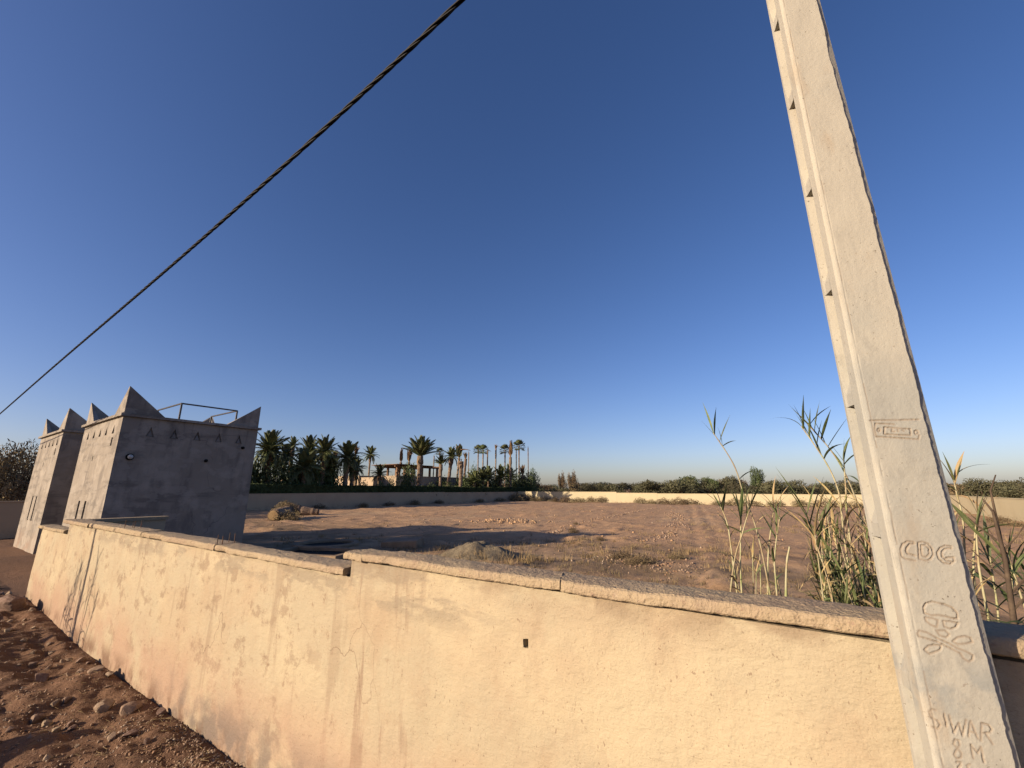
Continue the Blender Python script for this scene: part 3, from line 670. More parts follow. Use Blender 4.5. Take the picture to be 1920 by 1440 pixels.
# villa: stepped flat-roofed blocks and a timber pergola on its terrace
villa = empty('villa', (-64, 50, 0), 'low cream flat roofed villa half hidden behind the palms', 'house'); VO = -Vector((-64, 50, 0))
for (x0, x1, y0, y1, h) in ((-75, -63.5, 45.6, 50.6, 4.35), (-71, -60, 50.62, 71, 4.42)):
    w_ = MB().box(x0, x1, y0, y1, -.3, h).obj('wall', mat_villa, villa, VO)
    MB().box(x0-.06, x1+.06, y0-.06, y1+.06, h+.002, h+.16).obj('parapet', mat_villa, w_)
gw = empty('garden_wall', (-66, 46, 0), 'sunlit pale garden wall seen between the palm trunks', 'wall')
MB().box(-10, 6, -.12, .12, -.3, 4.1).obj('plastered_panel', mat_villa, gw); MB().box(-10.05, 6.05, -.17, .17, 4.102, 4.2).obj('coping_slab', mat_villa, gw)
perg = empty('pergola', (-64, 57, 4.6), 'brown timber pergola on the villa roof terrace', 'pergola')
for px_ in (-2.5, 2.5):
    for k in range(6):
        MB().box(px_-.16, px_+.16, -5+k*2-.16, -5+k*2+.16, 0, 1.55).obj('post', mat_timber, perg)
    MB().box(px_-.12, px_+.12, -5.6, 5.6, 1.552, 1.80).obj('beam', mat_timber, perg)
for k in range(14):
    MB().box(-3.4, 3.4, -5.3+k*.81-.07, -5.3+k*.81+.07, 1.802, 1.95).obj('rafter', mat_timber, perg)
MB().box(-3.6, 3.6, -6.0, 3.0, 1.952, 2.04).obj('reed_roof', mat_timber, perg)

SHR = []
for k in range(5):
    bl = [(random.uniform(-.5, .5), random.uniform(-.5, .5), .55+random.uniform(-.1, .35), .45+.2*random.random(), .45+.2*random.random(), .5+.2*random.random()) for _ in range(5)]
    V, F = leaf_cloud(1500, bl, .055, seed=k+5, shell=.35); SHR.append(mesh_np('foliage', V, F, mat_leaf))
def shrub(name, x, y, w, h, label, group, k=0, mat=None, cat='shrub'):
    t = empty(name, (x, y, gz(x, y)-.05), label, cat, group, rotz=random.uniform(0, 6))
    o = link('foliage', SHR[k % 5], t); o.scale = (w, w, h)
    MB().tube([(0, 0, -.1), (.03*w, .02, h*.8)], [.07*w, .03*w], 5).obj('stem', mat_bark, t)
    if mat:
        o.material_slots[0].link = 'OBJECT'; o.material_slots[0].material = mat
    return t
random.seed(11)
for k in range(13):
    yy = 22+k*1.15; shrub('garden_shrub', -51.9-random.uniform(0, 4.0), yy, random.uniform(1.9, 2.8), random.uniform(3.8, 5.6), 'dense dark shrub under the left group of palms', 'shrubs under the left palms', k)
for k in range(9):
    yy = 39+k*2.0; shrub('garden_shrub', -51.8-random.uniform(0, 1.5), yy, random.uniform(1.0, 1.5), random.uniform(2.2, 2.9), 'low green shrub between hedge and villa wall', 'shrubs along the villa wall', k+2)
shrub('garden_shrub', -52.6, 46.6, 1.9, 4.4, 'rounded green shrub climbing in front of the pergola', None, 1)
for k in range(17):
    yy = 60+k*1.45; shrub('garden_shrub', -52.2-random.uniform(0, 6), yy, random.uniform(1.5, 2.6), random.uniform(3.0, 5.0), 'dense shrub under the tall thin palms at the far end', 'shrubs under the tall thin palms', k)
shrub('columnar_tree', -51.5, 80.5, 1.6, 4.8, 'narrow dark cypress-like shrub at the far right end of the hedge', None, 3, cat='tree')
for k, (yy, tp, R) in enumerate(((66.5, 5.6, 1.9), (69.5, 5.9, 2.0), (72.3, 6.2, 2.1), (76.8, 6.3, 2.2), (64.0, 4.9, 1.8))):
    date_palm(-53.5-k % 2, yy, tp, R, 'young trunkless palm among the shrubs below the tall thin palms', 26, .25, dry=2)

# ------------------------------------------------------------------ far trees beyond the walls
TREES = []
for k in range(6):
    r = random.Random(40+k); bl = []
    for i in range(9):
        a = r.uniform(0, 6.28); d = r.uniform(.1, .75)
        bl.append((d*math.cos(a), d*math.sin(a), r.uniform(.35, .85), r.uniform(.28, .45), r.uniform(.28, .45), r.uniform(.16, .30)))
    V, F = leaf_cloud(4200, bl, .034, seed=60+k, shell=.4); TREES.append(mesh_np('crown', V, F, mat_olive))
def tree(name, x, y, w, h, label, group=None, k=0, mat=None, rz=0.0):
    t = empty(name, (x, y, gz(x, y)), label, 'tree', group, rotz=rz)
    o = link('crown', TREES[k % 6], t); o.scale = (w, w, h)
    if mat: o.material_slots[0].link = 'OBJECT'; o.material_slots[0].material = mat
    m = MB().tube([(0, 0, -.3), (.05*w, 0, h*.25), (.02, .04*w, h*.6)], [.06*w, .05*w, .02*w], 6)
    for i in range(4):
        a = i*1.7+k; m.tube([(.05*w, 0, h*.25), (.35*w*math.cos(a), .35*w*math.sin(a), h*.6)], [.035*w, .012*w], 5, False)
    m.obj('trunk', mat_bark, t); return t
random.seed(5)
for k in range(74):
    x = -74+k*1.62+random.uniform(-1, 1); y = 103+random.uniform(-16, 10)
    h = random.uniform(3.0, 4.6)*(1.12 if -34 < x < -16 else 1.0) - max(0, x)*.012
    tree('far_tree', x, y, random.uniform(3.4, 5.2), h*.92, 'grey green bushy tree in the row beyond the far yellow wall', 'trees beyond the far wall', k, mat_olive if k % 5 else mat_brush, random.uniform(0, 6))
tree('far_tree', -24.5, 104, 4.6, 5.5, 'larger dark green tree standing out of the row beyond the far wall', None, 2, mat_leaf)
tree('far_tree', -19.8, 106, 3.4, 5.2, 'dark green tree right beside the larger one beyond the far wall', None, 4, mat_leaf)
tree('far_tree', -10.5, 104, 1.7, 7.2, 'tall narrow dark tree seen behind the leaning reeds', None, 1, mat_leaf)
for (x, y, w, h, lb) in ((-60.5, 112, 1.5, 7.0, 'left of two thin airy trees beyond the far wall'), (-57.0, 112, 1.9, 7.2, 'right of two thin airy trees beyond the far wall')):
    tree('far_tree', x, y, w, h, lb, None, 3, mat_brush)
for k in range(18):
    x = 18+k*2.0+random.uniform(-1, 1); y = 86-k*2.7+random.uniform(-3, 3)
    tree('far_tree', x, y, random.uniform(2.6, 3.8), random.uniform(2.9, 3.8), 'grey green bushy tree beyond the right hand wall', 'trees beyond the right wall', k, mat_olive, random.uniform(0, 6))
tree('far_tree', 17.0, 62.0, 3.4, 4.1, 'round bushy tree just right of the pole beyond the wall', None, 2)
V, F = leaf_cloud(9500, [(random.uniform(-.6, .6), random.uniform(-.6, .6), random.uniform(.3, .8), .32, .32, .24) for _ in range(11)], .03, seed=99, shell=.15, aspect=.28); TREES[0] = mesh_np('crown', V, F, mat_brush)
tree('bushy_tree', -46.5, 5.4, 3.2, 5.6, 'brownish bushy tree at the far left edge behind the towers', None, 0, mat_brush)
tree('bushy_tree', -50.5, 9.2, 3.6, 5.6, 'second brownish tree left of the towers, further back', None, 6, mat_brush)
tree('bushy_tree', -49, 2.6, 3.2, 5.2, 'brownish tree cut by the left picture edge', None, 0, mat_brush)

# ------------------------------------------------------------------ things lying in the plot
def ico(sub, seed, amp=.22, flat=.6):
    bm = bmesh.new(); bmesh.ops.create_icosphere(bm, subdivisions=sub, radius=1.0)
    r = random.Random(seed); off = Vector((r.uniform(0, 50), r.uniform(0, 50), 0)); ax = (r.uniform(.8, 1.35), r.uniform(.65, 1.0), flat*r.uniform(.8, 1.2))
    for v in bm.verts:
        n = mnoise.noise(v.co*.9+off)*1.3 + .4*mnoise.noise(v.co*2.6+off); q = v.co*(1+amp*n); v.co = Vector((q.x*ax[0], q.y*ax[1], q.z*ax[2]))
    for _ in range(7):                                                 # broken facets
        nv = Vector((r.gauss(0, 1), r.gauss(0, 1), r.gauss(0, .7))).normalized(); dd = r.uniform(.50, .85)*(.8 if abs(nv.z) < .5 else flat)
        for v in bm.verts:
            h = v.co.dot(nv)-dd
            if h > 0: v.co -= nv*h*.92
    me = bpy.data.meshes.new('stone'); bm.to_mesh(me); bm.free(); return me
STONE = []
for k in range(8):
    me = ico(3, k, .26); me.materials.append(mat_stone); me.polygons.foreach_set('use_smooth', np.zeros(len(me.polygons), bool)); STONE.append(me)
def stone(x, y, r, label, group=None, k=0, rz=0.0, sink=.25, name='stone', tilt=0.0):
    o = link(name, STONE[k % 8]); o.location = (x, y, gz(x, y)+r*.6*(1-2*sink)*.8); o.scale = (r, r, r); o.rotation_euler = (tilt, tilt*.6, rz)
    return tag(o, label, 'stone', group)
stone(-13.0, 1.86, 0.288, 'largest smooth boulder lying beside the left end of the roadside wall', None, 1, .4)
stone(-13.75, 1.35, 0.216, 'half buried boulder at the left edge above the big smooth boulder', None, 2, 1.2)
stone(-6.52, 1.80, 0.108, 'rounded brown stone left of the broad angular stone by the wall foot', None, 3, .6)
stone(-6.28, 1.93, 0.137, 'broad angular stone nearest the wall foot', None, 4, 2.0)
stone(-7.80, 1.99, 0.072, 'left of two round pale cobbles at the wall foot', None, 5, 1.0)
stone(-7.58, 2.06, 0.061, 'right of two round pale cobbles at the wall foot', None, 6, .2)
stone(-8.40, 1.62, 0.108, 'long flat pale stone lying on the verge', None, 7, .9, tilt=.2)
stone(-7.2, 1.42, 0.086, 'flat tilted slab of stone in the middle of the verge', None, 0, 2.3, tilt=.35)
rs = random.Random(21); n_st = 0
while n_st < 190:
    x = rs.uniform(-15.5, -4.2); t_ = rs.random()
    y = 2.12-abs(rs.gauss(0, .75)); 
    if y < .25 or (x > -5.0 and y > 1.9): continue
    dens = .5+.5*math.sin(x*1.7+y*2.1)*math.cos(y*3.1-x*.6)
    if rs.random() > .25+.75*dens: continue
    r = .014+.062*rs.random()**3.2
    stone(x, y, r, 'small brown stone scattered on the roadside verge', 'loose stones on the verge', rs.randrange(8), rs.uniform(0, 6.3), .3, tilt=rs.uniform(-.3, .3)); n_st += 1
GR = []
for k in range(5):
    me = ico(1, 50+k, .3, .7); GR.append((np.array([v.co[:] for v in me.vertices]), np.array([p.vertices[:] for p in me.polygons]))); bpy.data.meshes.remove(me)
def scatter(name, pts, mat, label, seed, cat=None):
    """pts: x, y, radius -> one mesh of small stones resting on the ground"""
    r = np.random.default_rng(seed); P = np.array(pts); Z = ground_z(P[:, 0], P[:, 1]); VV = []; FF = []; o = 0
    for i in range(len(P)):
        v, f = GR[i % 5]; a = r.uniform(0, 6.28); c_, s_ = math.cos(a), math.sin(a); rad = P[i, 2]
        q = v*rad*r.uniform(.7, 1.25, 3); VV.append(np.c_[q[:, 0]*c_-q[:, 1]*s_+P[i, 0], q[:, 0]*s_+q[:, 1]*c_+P[i, 1], q[:, 2]+Z[i]+rad*.25]); FF.append(f+o); o += len(v)
    ob = link(name, mesh_np(name, np.concatenate(VV), np.concatenate(FF), mat))
    return tag(ob, label, cat, kind='stuff')
r = np.random.default_rng(3); pts = []
while len(pts) < 4200:
    x = -3.8-r.exponential(3.4); y = 2.18-abs(r.normal(0, .8))
    if y > .2 and x > -18 and r.random() < .25+.75*(fbm(np.array([x*1.1]), np.array([y*1.6]), seed=77, oct=2)[0] > .05): pts.append((x, y, .004+.016*r.random()**2.2))
scatter('verge_gravel', pts, mat_pale_stone, 'fine gravel and crumbs strewn over the roadside verge', 1)
# twigs, straw and litter caught on the verge
r = np.random.default_rng(31); tw = MB()
for _ in range(420):
    x = -3.9-r.exponential(3.0); y = 2.14-abs(r.normal(0, .5)); a = r.uniform(0, 6.28); L_ = r.uniform(.03, .14)
    if x < -15 or y < .3: continue
    z = gz(x, y)+.004; tw.tube([(x, y, z), (x+L_*.5*math.cos(a), y+L_*.5*math.sin(a), z+r.uniform(.002, .02)), (x+L_*math.cos(a+.3), y+L_*math.sin(a+.3), z+r.uniform(-.003, .02))], .0016, 4, False)
tag(tw.obj('verge_twigs', mat_straw), 'dry straw stalks and twigs littering the roadside verge', None, kind='stuff')
def along(poly, n, spread, rmin, rmax, seed):
    r = np.random.default_rng(seed); poly = np.array(poly, float); seg = np.hypot(*np.diff(poly, axis=0).T); cum = np.r_[0, np.cumsum(seg)]; out = []
    for _ in range(n):
        d = r.uniform(0, cum[-1]); i = min(np.searchsorted(cum, d, 'right')-1, len(seg)-1); t = (d-cum[i])/seg[i]; p = poly[i]*(1-t)+poly[i+1]*t
        out.append((p[0]+r.normal(0, spread), p[1]+r.normal(0, spread), rmin+(rmax-rmin)*r.random()**2))
    return out
L1 = [(-11.9, 20.3), (-13.0, 25.6), (-14.3, 31.8), (-15.7, 42.6), (-17.1, 56.8)]
L2 = [(-6.4, 19.8), (-6.65, 23.1), (-7.4, 28.1), (-9.1, 35.4), (-12.2, 45.1)]
L3 = [(-6.3, 14.2), (-5.4, 15.2), (-4.3, 14.3), (-3.7, 13.4)]
rub = along(L1, 420, .22, .02, .10, 1) + along(L2, 420, .38, .02, .10, 2) + along(L3, 420, .6, .015, .06, 3) + along([(-20.6, 25.3), (-20, 27.8), (-16.7, 25.7)], 170, .5, .03, .12, 4)
rub += [(r.uniform(-28, 9), 5+60*r.random()**1.6, .015+.06*r.random()**3) for _ in range(1500)]
scatter('field_rubble', rub, mat_pale_stone, 'rows and scatter of pale rubble stones across the bare plot', 2)
clods = along([(-20.6, 25.0), (-20, 27.8), (-16.7, 25.9)], 120, .9, .05, .16, 6) + [(r.uniform(-40, 8), 14+50*r.random(), .03+.08*r.random()**2) for _ in range(420)]
scatter('earth_clods', clods, mat_soil, 'clods of red earth turned up over the plot', 3)

well = empty('well_ring', (-16.5, 10.6, gz(-16.5, 10.6)), 'round concrete well ring lying open in the shade beyond the wall', 'well')
k = 36; m = MB()
prof = [(1.22, -.2), (1.25, .14), (1.22, .19), (1.04, .19), (1.0, .14), (1.0, -.6)]
for i in range(k):
    a0, a1 = 2*math.pi*i/k, 2*math.pi*(i+1)/k
    for (p, q) in zip(prof[:-1], prof[1:]):
        m.add([(p[0]*math.cos(a0), p[0]*math.sin(a0), p[1]), (p[0]*math.cos(a1), p[0]*math.sin(a1), p[1]), (q[0]*math.cos(a1), q[0]*math.sin(a1), q[1]), (q[0]*math.cos(a0), q[0]*math.sin(a0), q[1])], [(0, 1, 2, 3)])
m.obj('ring', mat_slab, well, None, True)
MB().tube([(0, 0, .06), (0, 0, .08)], 1.0, 30).obj('well_shade_disc', mat_dark, well)  # black disc stands in for the shade down the well
sl = empty('concrete_slab', (-14.4, 12.7, gz(-14.4, 12.7)), 'flat weathered concrete block lying tilted beside the well ring', 'slab', rotz=.5)
o = MB().box(-.75, .75, -.45, .45, -.1, .30).obj('block', mat_slab, sl); o.rotation_euler = (.06, -.05, 0)
bv = o.modifiers.new('bevel', 'BEVEL'); bv.width = .04; bv.segments = 2
sl2 = empty('concrete_channel', (-14.9, 9.2, gz(-14.9, 9.2)), 'open square concrete inspection pit just behind the wall coping', 'pit', rotz=.35)
for (x0, x1, y0, y1) in ((-1.5, 1.5, -.95, -.75), (-1.5, 1.5, .75, .95), (-1.5, -1.3, -.748, .748), (1.3, 1.5, -.748, .748)):
    MB().box(x0, x1, y0, y1, -.2, .16).obj('pit_wall', mat_slab, sl2)
MB().box(-1.298, 1.298, -.748, .748, -.1, .05).obj('pit_shade_floor', mat_dark, sl2)  # floor coloured near-black in place of the pit's inner shade

# gravel heap
n = 46; xs = np.linspace(-1.6, 1.6, n); XX, YY = np.meshgrid(xs, xs); RR = np.hypot(XX/1.45, YY/1.2)
ZZ = .46*np.clip(1-RR, 0, 1)**.85*(1+.25*fbm(XX*2, YY*2, seed=3, oct=3)) + .03*fbm(XX*9, YY*9, seed=4, oct=2)*(RR < 1) - .05*(RR > 1)
ii = np.arange(n*n).reshape(n, n); F = np.stack([ii[:-1, :-1], ii[:-1, 1:], ii[1:, 1:], ii[1:, :-1]], -1).reshape(-1, 4)
heap = link('gravel_heap', mesh_np('gravel_heap', np.c_[XX.ravel(), YY.ravel(), ZZ.ravel()], F, mat_grey_gravel, True)); heap.location = (-9.9, 12.2, gz(-9.9, 12.2)-.02)
tag(heap, 'grey green gravel heap overgrown at its edges behind the wall', 'heap')

# uprooted palm trunks
def log(x, y, dx, dy, r0, r1, label, seed):
    t = empty('fallen_palm_trunk', (x, y, gz(x, y)), label, 'log', 'uprooted palm trunks'); n = 14
    MB().tube([(dx*i/n, dy*i/n, r0*.9+(r1-r0)*.9*i/n) for i in range(n+1)], [(r0+(r1-r0)*i/n)*(1+.025*(-1)**i+.05*math.sin(i*1.9+seed)) for i in range(n+1)], 12).obj('trunk', mat_trunk, t)
    MB().tube([(-.03*dx, -.03*dy, r0*.9), (-.005*dx, -.005*dy, r0*.9)], [r0*.80, r0*.86], 12).obj('cut_end', mat_frond_dry, t)
    V, F = leaf_cloud(1600, [(dx, dy, r1+.15, .75, .75, .62), (dx*1.15, dy*1.15, .35, .7, .7, .5)], .10, seed=seed, shell=.3, aspect=.18)
    link('root_mass', mesh_np('root_mass', V, F, mat_brush), t)
log(-33.2, 16.8, -2.0, 2.2, .42, .52, 'uprooted palm trunk lying end-on toward the road beside dry roots', 3)
log(-37.0, 22.6, -1.9, -2.0, .28, .55, 'uprooted tapering palm trunk lying sideways in front of the shaded wall', 4)

# dry grass and brush
def tuft_blades(cx, cy, n, h, spread, r):
    out = []
    z0 = ground_z(np.array([cx]), np.array([cy]))[0]
    for _ in range(n):
        a = r.uniform(0, 6.28); d = spread*r.random()**.7; bx, by = cx+d*math.cos(a), cy+d*math.sin(a); ln = h*r.uniform(.4, 1.1); le = r.uniform(.1, .8)
        a2 = a+r.normal(0, .7); tx, ty = bx+ln*le*math.cos(a2), by+ln*le*math.sin(a2); w = .006+.006*r.random()
        px_, py_ = -math.sin(a2)*w, math.cos(a2)*w; out.append(((bx-px_, by-py_, z0-.02), (bx+px_, by+py_, z0-.02), (tx, ty, z0+ln*math.sqrt(max(.1, 1-le*le*.8)))))
    return out
r = np.random.default_rng(9); T = []
GP = [(-20.1, 11.7), (-17.1, 13.0), (-17.7, 12.6), (-15.7, 13.4), (-11.2, 12.2), (-11.8, 13.5), (-9.7, 13.2), (-7.9, 12.4), (-7.9, 11.8), (-7.3, 12.2), (-4.9, 25.9), (-3.5, 21.4), (-6.5, 31.2), (-3.2, 17.0), (-2.2, 15.8), (-4.4, 18.7), (-6.4, 15.6), (-8.6, 19), (-9.3, 17.3), (-8.2, 23.7), (-1.3, 32.4), (-1.7, 28.2), (7, 34.3), (6.1, 28.1)]
for (x, y) in GP:
    for _ in range(8): T += tuft_blades(x+r.normal(0, .8), y+r.normal(0, .8), 22, r.uniform(.12, .32), .22, r)
for _ in range(260):
    x = r.uniform(-30, 9); y = 4.5+55*r.random()**1.7; T += tuft_blades(x, y, 14, r.uniform(.08, .28), .18, r)
for _ in range(36): T += tuft_blades(-9.0+r.normal(0, 1.0), 11.6+r.normal(0, .5), 14, r.uniform(.2, .5), .2, r)
W_ = []
for _ in range(900):
    x = r.uniform(-14, 2); y = 9.5+9*r.random()**1.2
    if fbm(np.array([x*.35]), np.array([y*.5]), seed=19, oct=2)[0] > -.15: W_ += tuft_blades(x, y, 12, r.uniform(.06, .22), .2, r)
V = np.array(W_).reshape(-1, 3); g = link('dead_weeds', mesh_np('dead_weeds', V, np.arange(len(V)).reshape(-1, 3), mat_brush))
tag(g, 'brown dead weed stubble over the near part of the plot', None, kind='stuff')
V = np.array(T).reshape(-1, 3); g = link('dry_grass', mesh_np('dry_grass', V, np.arange(len(V)).reshape(-1, 3), mat_straw))
tag(g, 'tufts of dry straw coloured grass scattered over the plot', None, kind='stuff')
V, F = leaf_cloud(1500, [(0, 0, .3, .9, .8, .5), (.6, .2, .22, .6, .5, .35), (-.5, -.3, .25, .6, .6, .4)], .07, seed=8, shell=.2, aspect=.25); BUSH = mesh_np('twigs', V, F, mat_brush)
def dry_bush(x, y, s, h, label, group):
    t = empty('dry_bush', (x, y, gz(x, y)-.03), label, 'bush', group, rotz=random.uniform(0, 6)); o = link('twigs', BUSH, t); o.scale = (s, s, h)
    MB().tube([(0, 0, -.05), (.05, 0, .3*h)], .03, 4).obj('stem', mat_bark, t)
random.seed(3)
for (x, y) in [(-45, 71.8), (-42.5, 71.2), (-40, 70.8), (-37.5, 70.0), (-34.5, 69.3), (-32.5, 70.2), (-30.3, 69.6), (-24, 70.4), (-21.9, 69.6), (-20.2, 70.3), (-17.9, 69.8), (-16.3, 70.5), (-12, 69.3), (-10.2, 70.2), (-8.1, 68.9), (-5.1, 69.2), (-2.4, 70.1), (.4, 69.2), (3.2, 70)]:
    dry_bush(x, y, random.uniform(1.0, 1.7), random.uniform(.9, 1.5), 'dry brown bush at the foot of the far yellow wall', 'dry bushes along the far wall')
for (x, y, s) in [(-47.6, 73.2, 2.2), (-48.4, 70.6, 1.9), (-48.9, 66, 1.0), (-48.8, 60, .9), (-48.9, 50, .9), (-48.8, 45, 1.1), (-49, 40.5, .8), (-48.7, 36, .9), (-48.8, 30, .8)]:
    dry_bush(x, y, s, s, 'dark dry bush at the foot of the shaded hedge wall', 'dry bushes along the hedge wall')
for (x, y) in [(9.6, 41.4), (9.9, 36), (10.1, 46), (8.5, 32)]:
    dry_bush(x, y, .9, .6, 'dry bush before the right hand wall', 'dry bushes along the right wall')
dry_bush(-32.6, 17.6, 1.3, 1.0, 'rust coloured dry brush left of the uprooted trunks', None)
for (x, y, s) in [(-11.1, 21.6, .35), (-11.9, 23.0, .3), (-8.7, 19.6, .3), (-13.4, 26.5, .3), (-5.0, 14.2, .5), (-5.9, 14.9, .4), (-4.2, 15.6, .35)]:
    dry_bush(x, y, s, s*.9, 'small dead weed clump standing on the bare plot', 'dead weeds on the plot')

# ------------------------------------------------------------------ concrete utility pole
PO = Vector((.1675, 1.887, 0)); FU = Vector((math.cos(math.radians(18)), math.sin(math.radians(18)), 0)); FV = Vector((-FU.y, FU.x, 0))
def pole_uv(u, v, z): return PO + FU*u + FV*v + Vector((0, 0, z))
def uL(z): return -.006-.003*(z-2.3)
def uR(z): return .165-.0205*(z-2.3)
POLE_H = 6.7
STROKES = [[(0.0056,2.5272),(0.1407,2.5248)],[(0.0707,2.5122),(0.02,2.5169),(0.0139,2.5003),(0.0144,2.4725),(0.1285,2.4592),(0.1328,2.4721)],[(0.0422,2.5029),(0.1128,2.4939),(0.1101,2.4729),(0.0381,2.4792),(0.0422,2.5029)],[(0.0636,2.4944),(0.0605,2.4879),(0.0683,2.4876)],[(0.0772,2.4939),(0.0779,2.4872)],[(0.0892,2.4915),(0.0937,2.4885)],[(0.0561,2.1378),(0.0397,2.1385),(0.025,2.1283),(0.0168,2.1132),(0.0167,2.0923),(0.0264,2.0852),(0.0504,2.0812)],[(0.0561,2.1378),(0.0568,2.1315),(0.0437,2.1302),(0.0342,2.1181),(0.0308,2.1096),(0.0337,2.1013),(0.0531,2.0959)],[(0.0678,2.1361),(0.0614,2.0879),(0.0765,2.0824),(0.0898,2.0871),(0.0994,2.0998),(0.1011,2.1185),(0.0931,2.1328),(0.0798,2.1386),(0.0678,2.1361)],[(0.0742,2.1279),(0.0702,2.0966),(0.0802,2.0929),(0.0905,2.1036),(0.0922,2.1182),(0.0851,2.1283),(0.0742,2.1279)],[(0.1505,2.1273),(0.1351,2.1292),(0.1212,2.1213),(0.1102,2.1065),(0.1117,2.0901),(0.1217,2.0783),(0.1367,2.075),(0.1478,2.0836),(0.1495,2.0958),(0.1315,2.093)],[(0.1494,2.1215),(0.1332,2.1197),(0.1224,2.109),(0.1217,2.0967),(0.1299,2.0848),(0.1401,2.0832)],[(0.03,2.4939),(0.0279,2.4902),(0.0243,2.4894),(0.0221,2.4921),(0.0229,2.4963),(0.026,2.4987),(0.0292,2.4976),(0.03,2.4938)],[(0.1324,2.4823),(0.1295,2.4773),(0.1247,2.4763),(0.1218,2.4799),(0.1229,2.4856),(0.1272,2.4889),(0.1314,2.4874),(0.1324,2.4822)],[(0.0452,1.931),(0.0454,1.9467),(0.0542,1.96),(0.0709,1.9651),(0.0977,1.9603),(0.1166,1.9518),(0.126,1.939),(0.1235,1.9215),(0.1108,1.9224),(0.0945,1.9262),(0.0778,1.9288),(0.0618,1.9264),(0.0452,1.931)],[(0.0441,1.9192),(0.0621,1.9186),(0.0749,1.9138),(0.0677,1.894),(0.0534,1.9005),(0.0447,1.9095),(0.0441,1.9192)],[(0.0868,1.9128),(0.1056,1.9132),(0.1236,1.91),(0.1144,1.8978),(0.1015,1.8922),(0.0872,1.8975),(0.0868,1.9128)],[(0.065,1.8853),(0.0869,1.8871),(0.0958,1.8772),(0.0866,1.8681),(0.0719,1.8713),(0.065,1.8853)],[(0.0168,1.8723),(0.022,1.8816),(0.0405,1.8782),(0.0652,1.8631),(0.0902,1.8522),(0.1081,1.8407),(0.1267,1.8343),(0.1413,1.8254),(0.1384,1.8141),(0.1278,1.8075),(0.1163,1.8155),(0.1122,1.8281),(0.091,1.8391),(0.0633,1.8535),(0.0372,1.8606),(0.0189,1.8648),(0.0168,1.8723)],[(0.0999,1.8587),(0.114,1.8705),(0.1318,1.8758),(0.1443,1.8721),(0.148,1.8612),(0.1311,1.8559),(0.1103,1.8521),(0.0999,1.8587)],[(0.0261,1.8291),(0.0369,1.8408),(0.0514,1.8448),(0.0701,1.8446),(0.0645,1.8328),(0.0474,1.8236),(0.0362,1.8188),(0.0261,1.8291)],[(0.0231,1.6705),(0.0151,1.6724),(0.0067,1.6631),(0.009,1.6491),(0.023,1.6438),(0.027,1.6338),(0.0188,1.6221),(0.0079,1.6259)],[(0.0418,1.664),(0.0421,1.6323)],[(0.0529,1.6619),(0.0559,1.6178),(0.0717,1.6451),(0.075,1.6136),(0.0905,1.6553)],[(0.088,1.6144),(0.1005,1.6542),(0.1088,1.6122)],[(0.0928,1.6271),(0.1062,1.6255)],[(0.1142,1.6078),(0.125,1.6522),(0.1401,1.6491),(0.1459,1.6396),(0.1376,1.6299),(0.1215,1.6276)],[(0.1292,1.627),(0.1398,1.603)],[(0.0562,1.5806),(0.0491,1.5899),(0.054,1.6016),(0.0634,1.6006),(0.063,1.5902),(0.0539,1.5769),(0.0448,1.5636),(0.0496,1.5551),(0.0597,1.558),(0.063,1.5697),(0.0562,1.5806)],[(0.088,1.5616),(0.0892,1.594),(0.1012,1.5754),(0.1109,1.5921),(0.1111,1.5551)],[(0.0476,1.5453),(0.0562,1.5483),(0.0561,1.5399),(0.0481,1.5319)],[(0.0777,1.5449),(0.0704,1.5404),(0.071,1.5355)]]
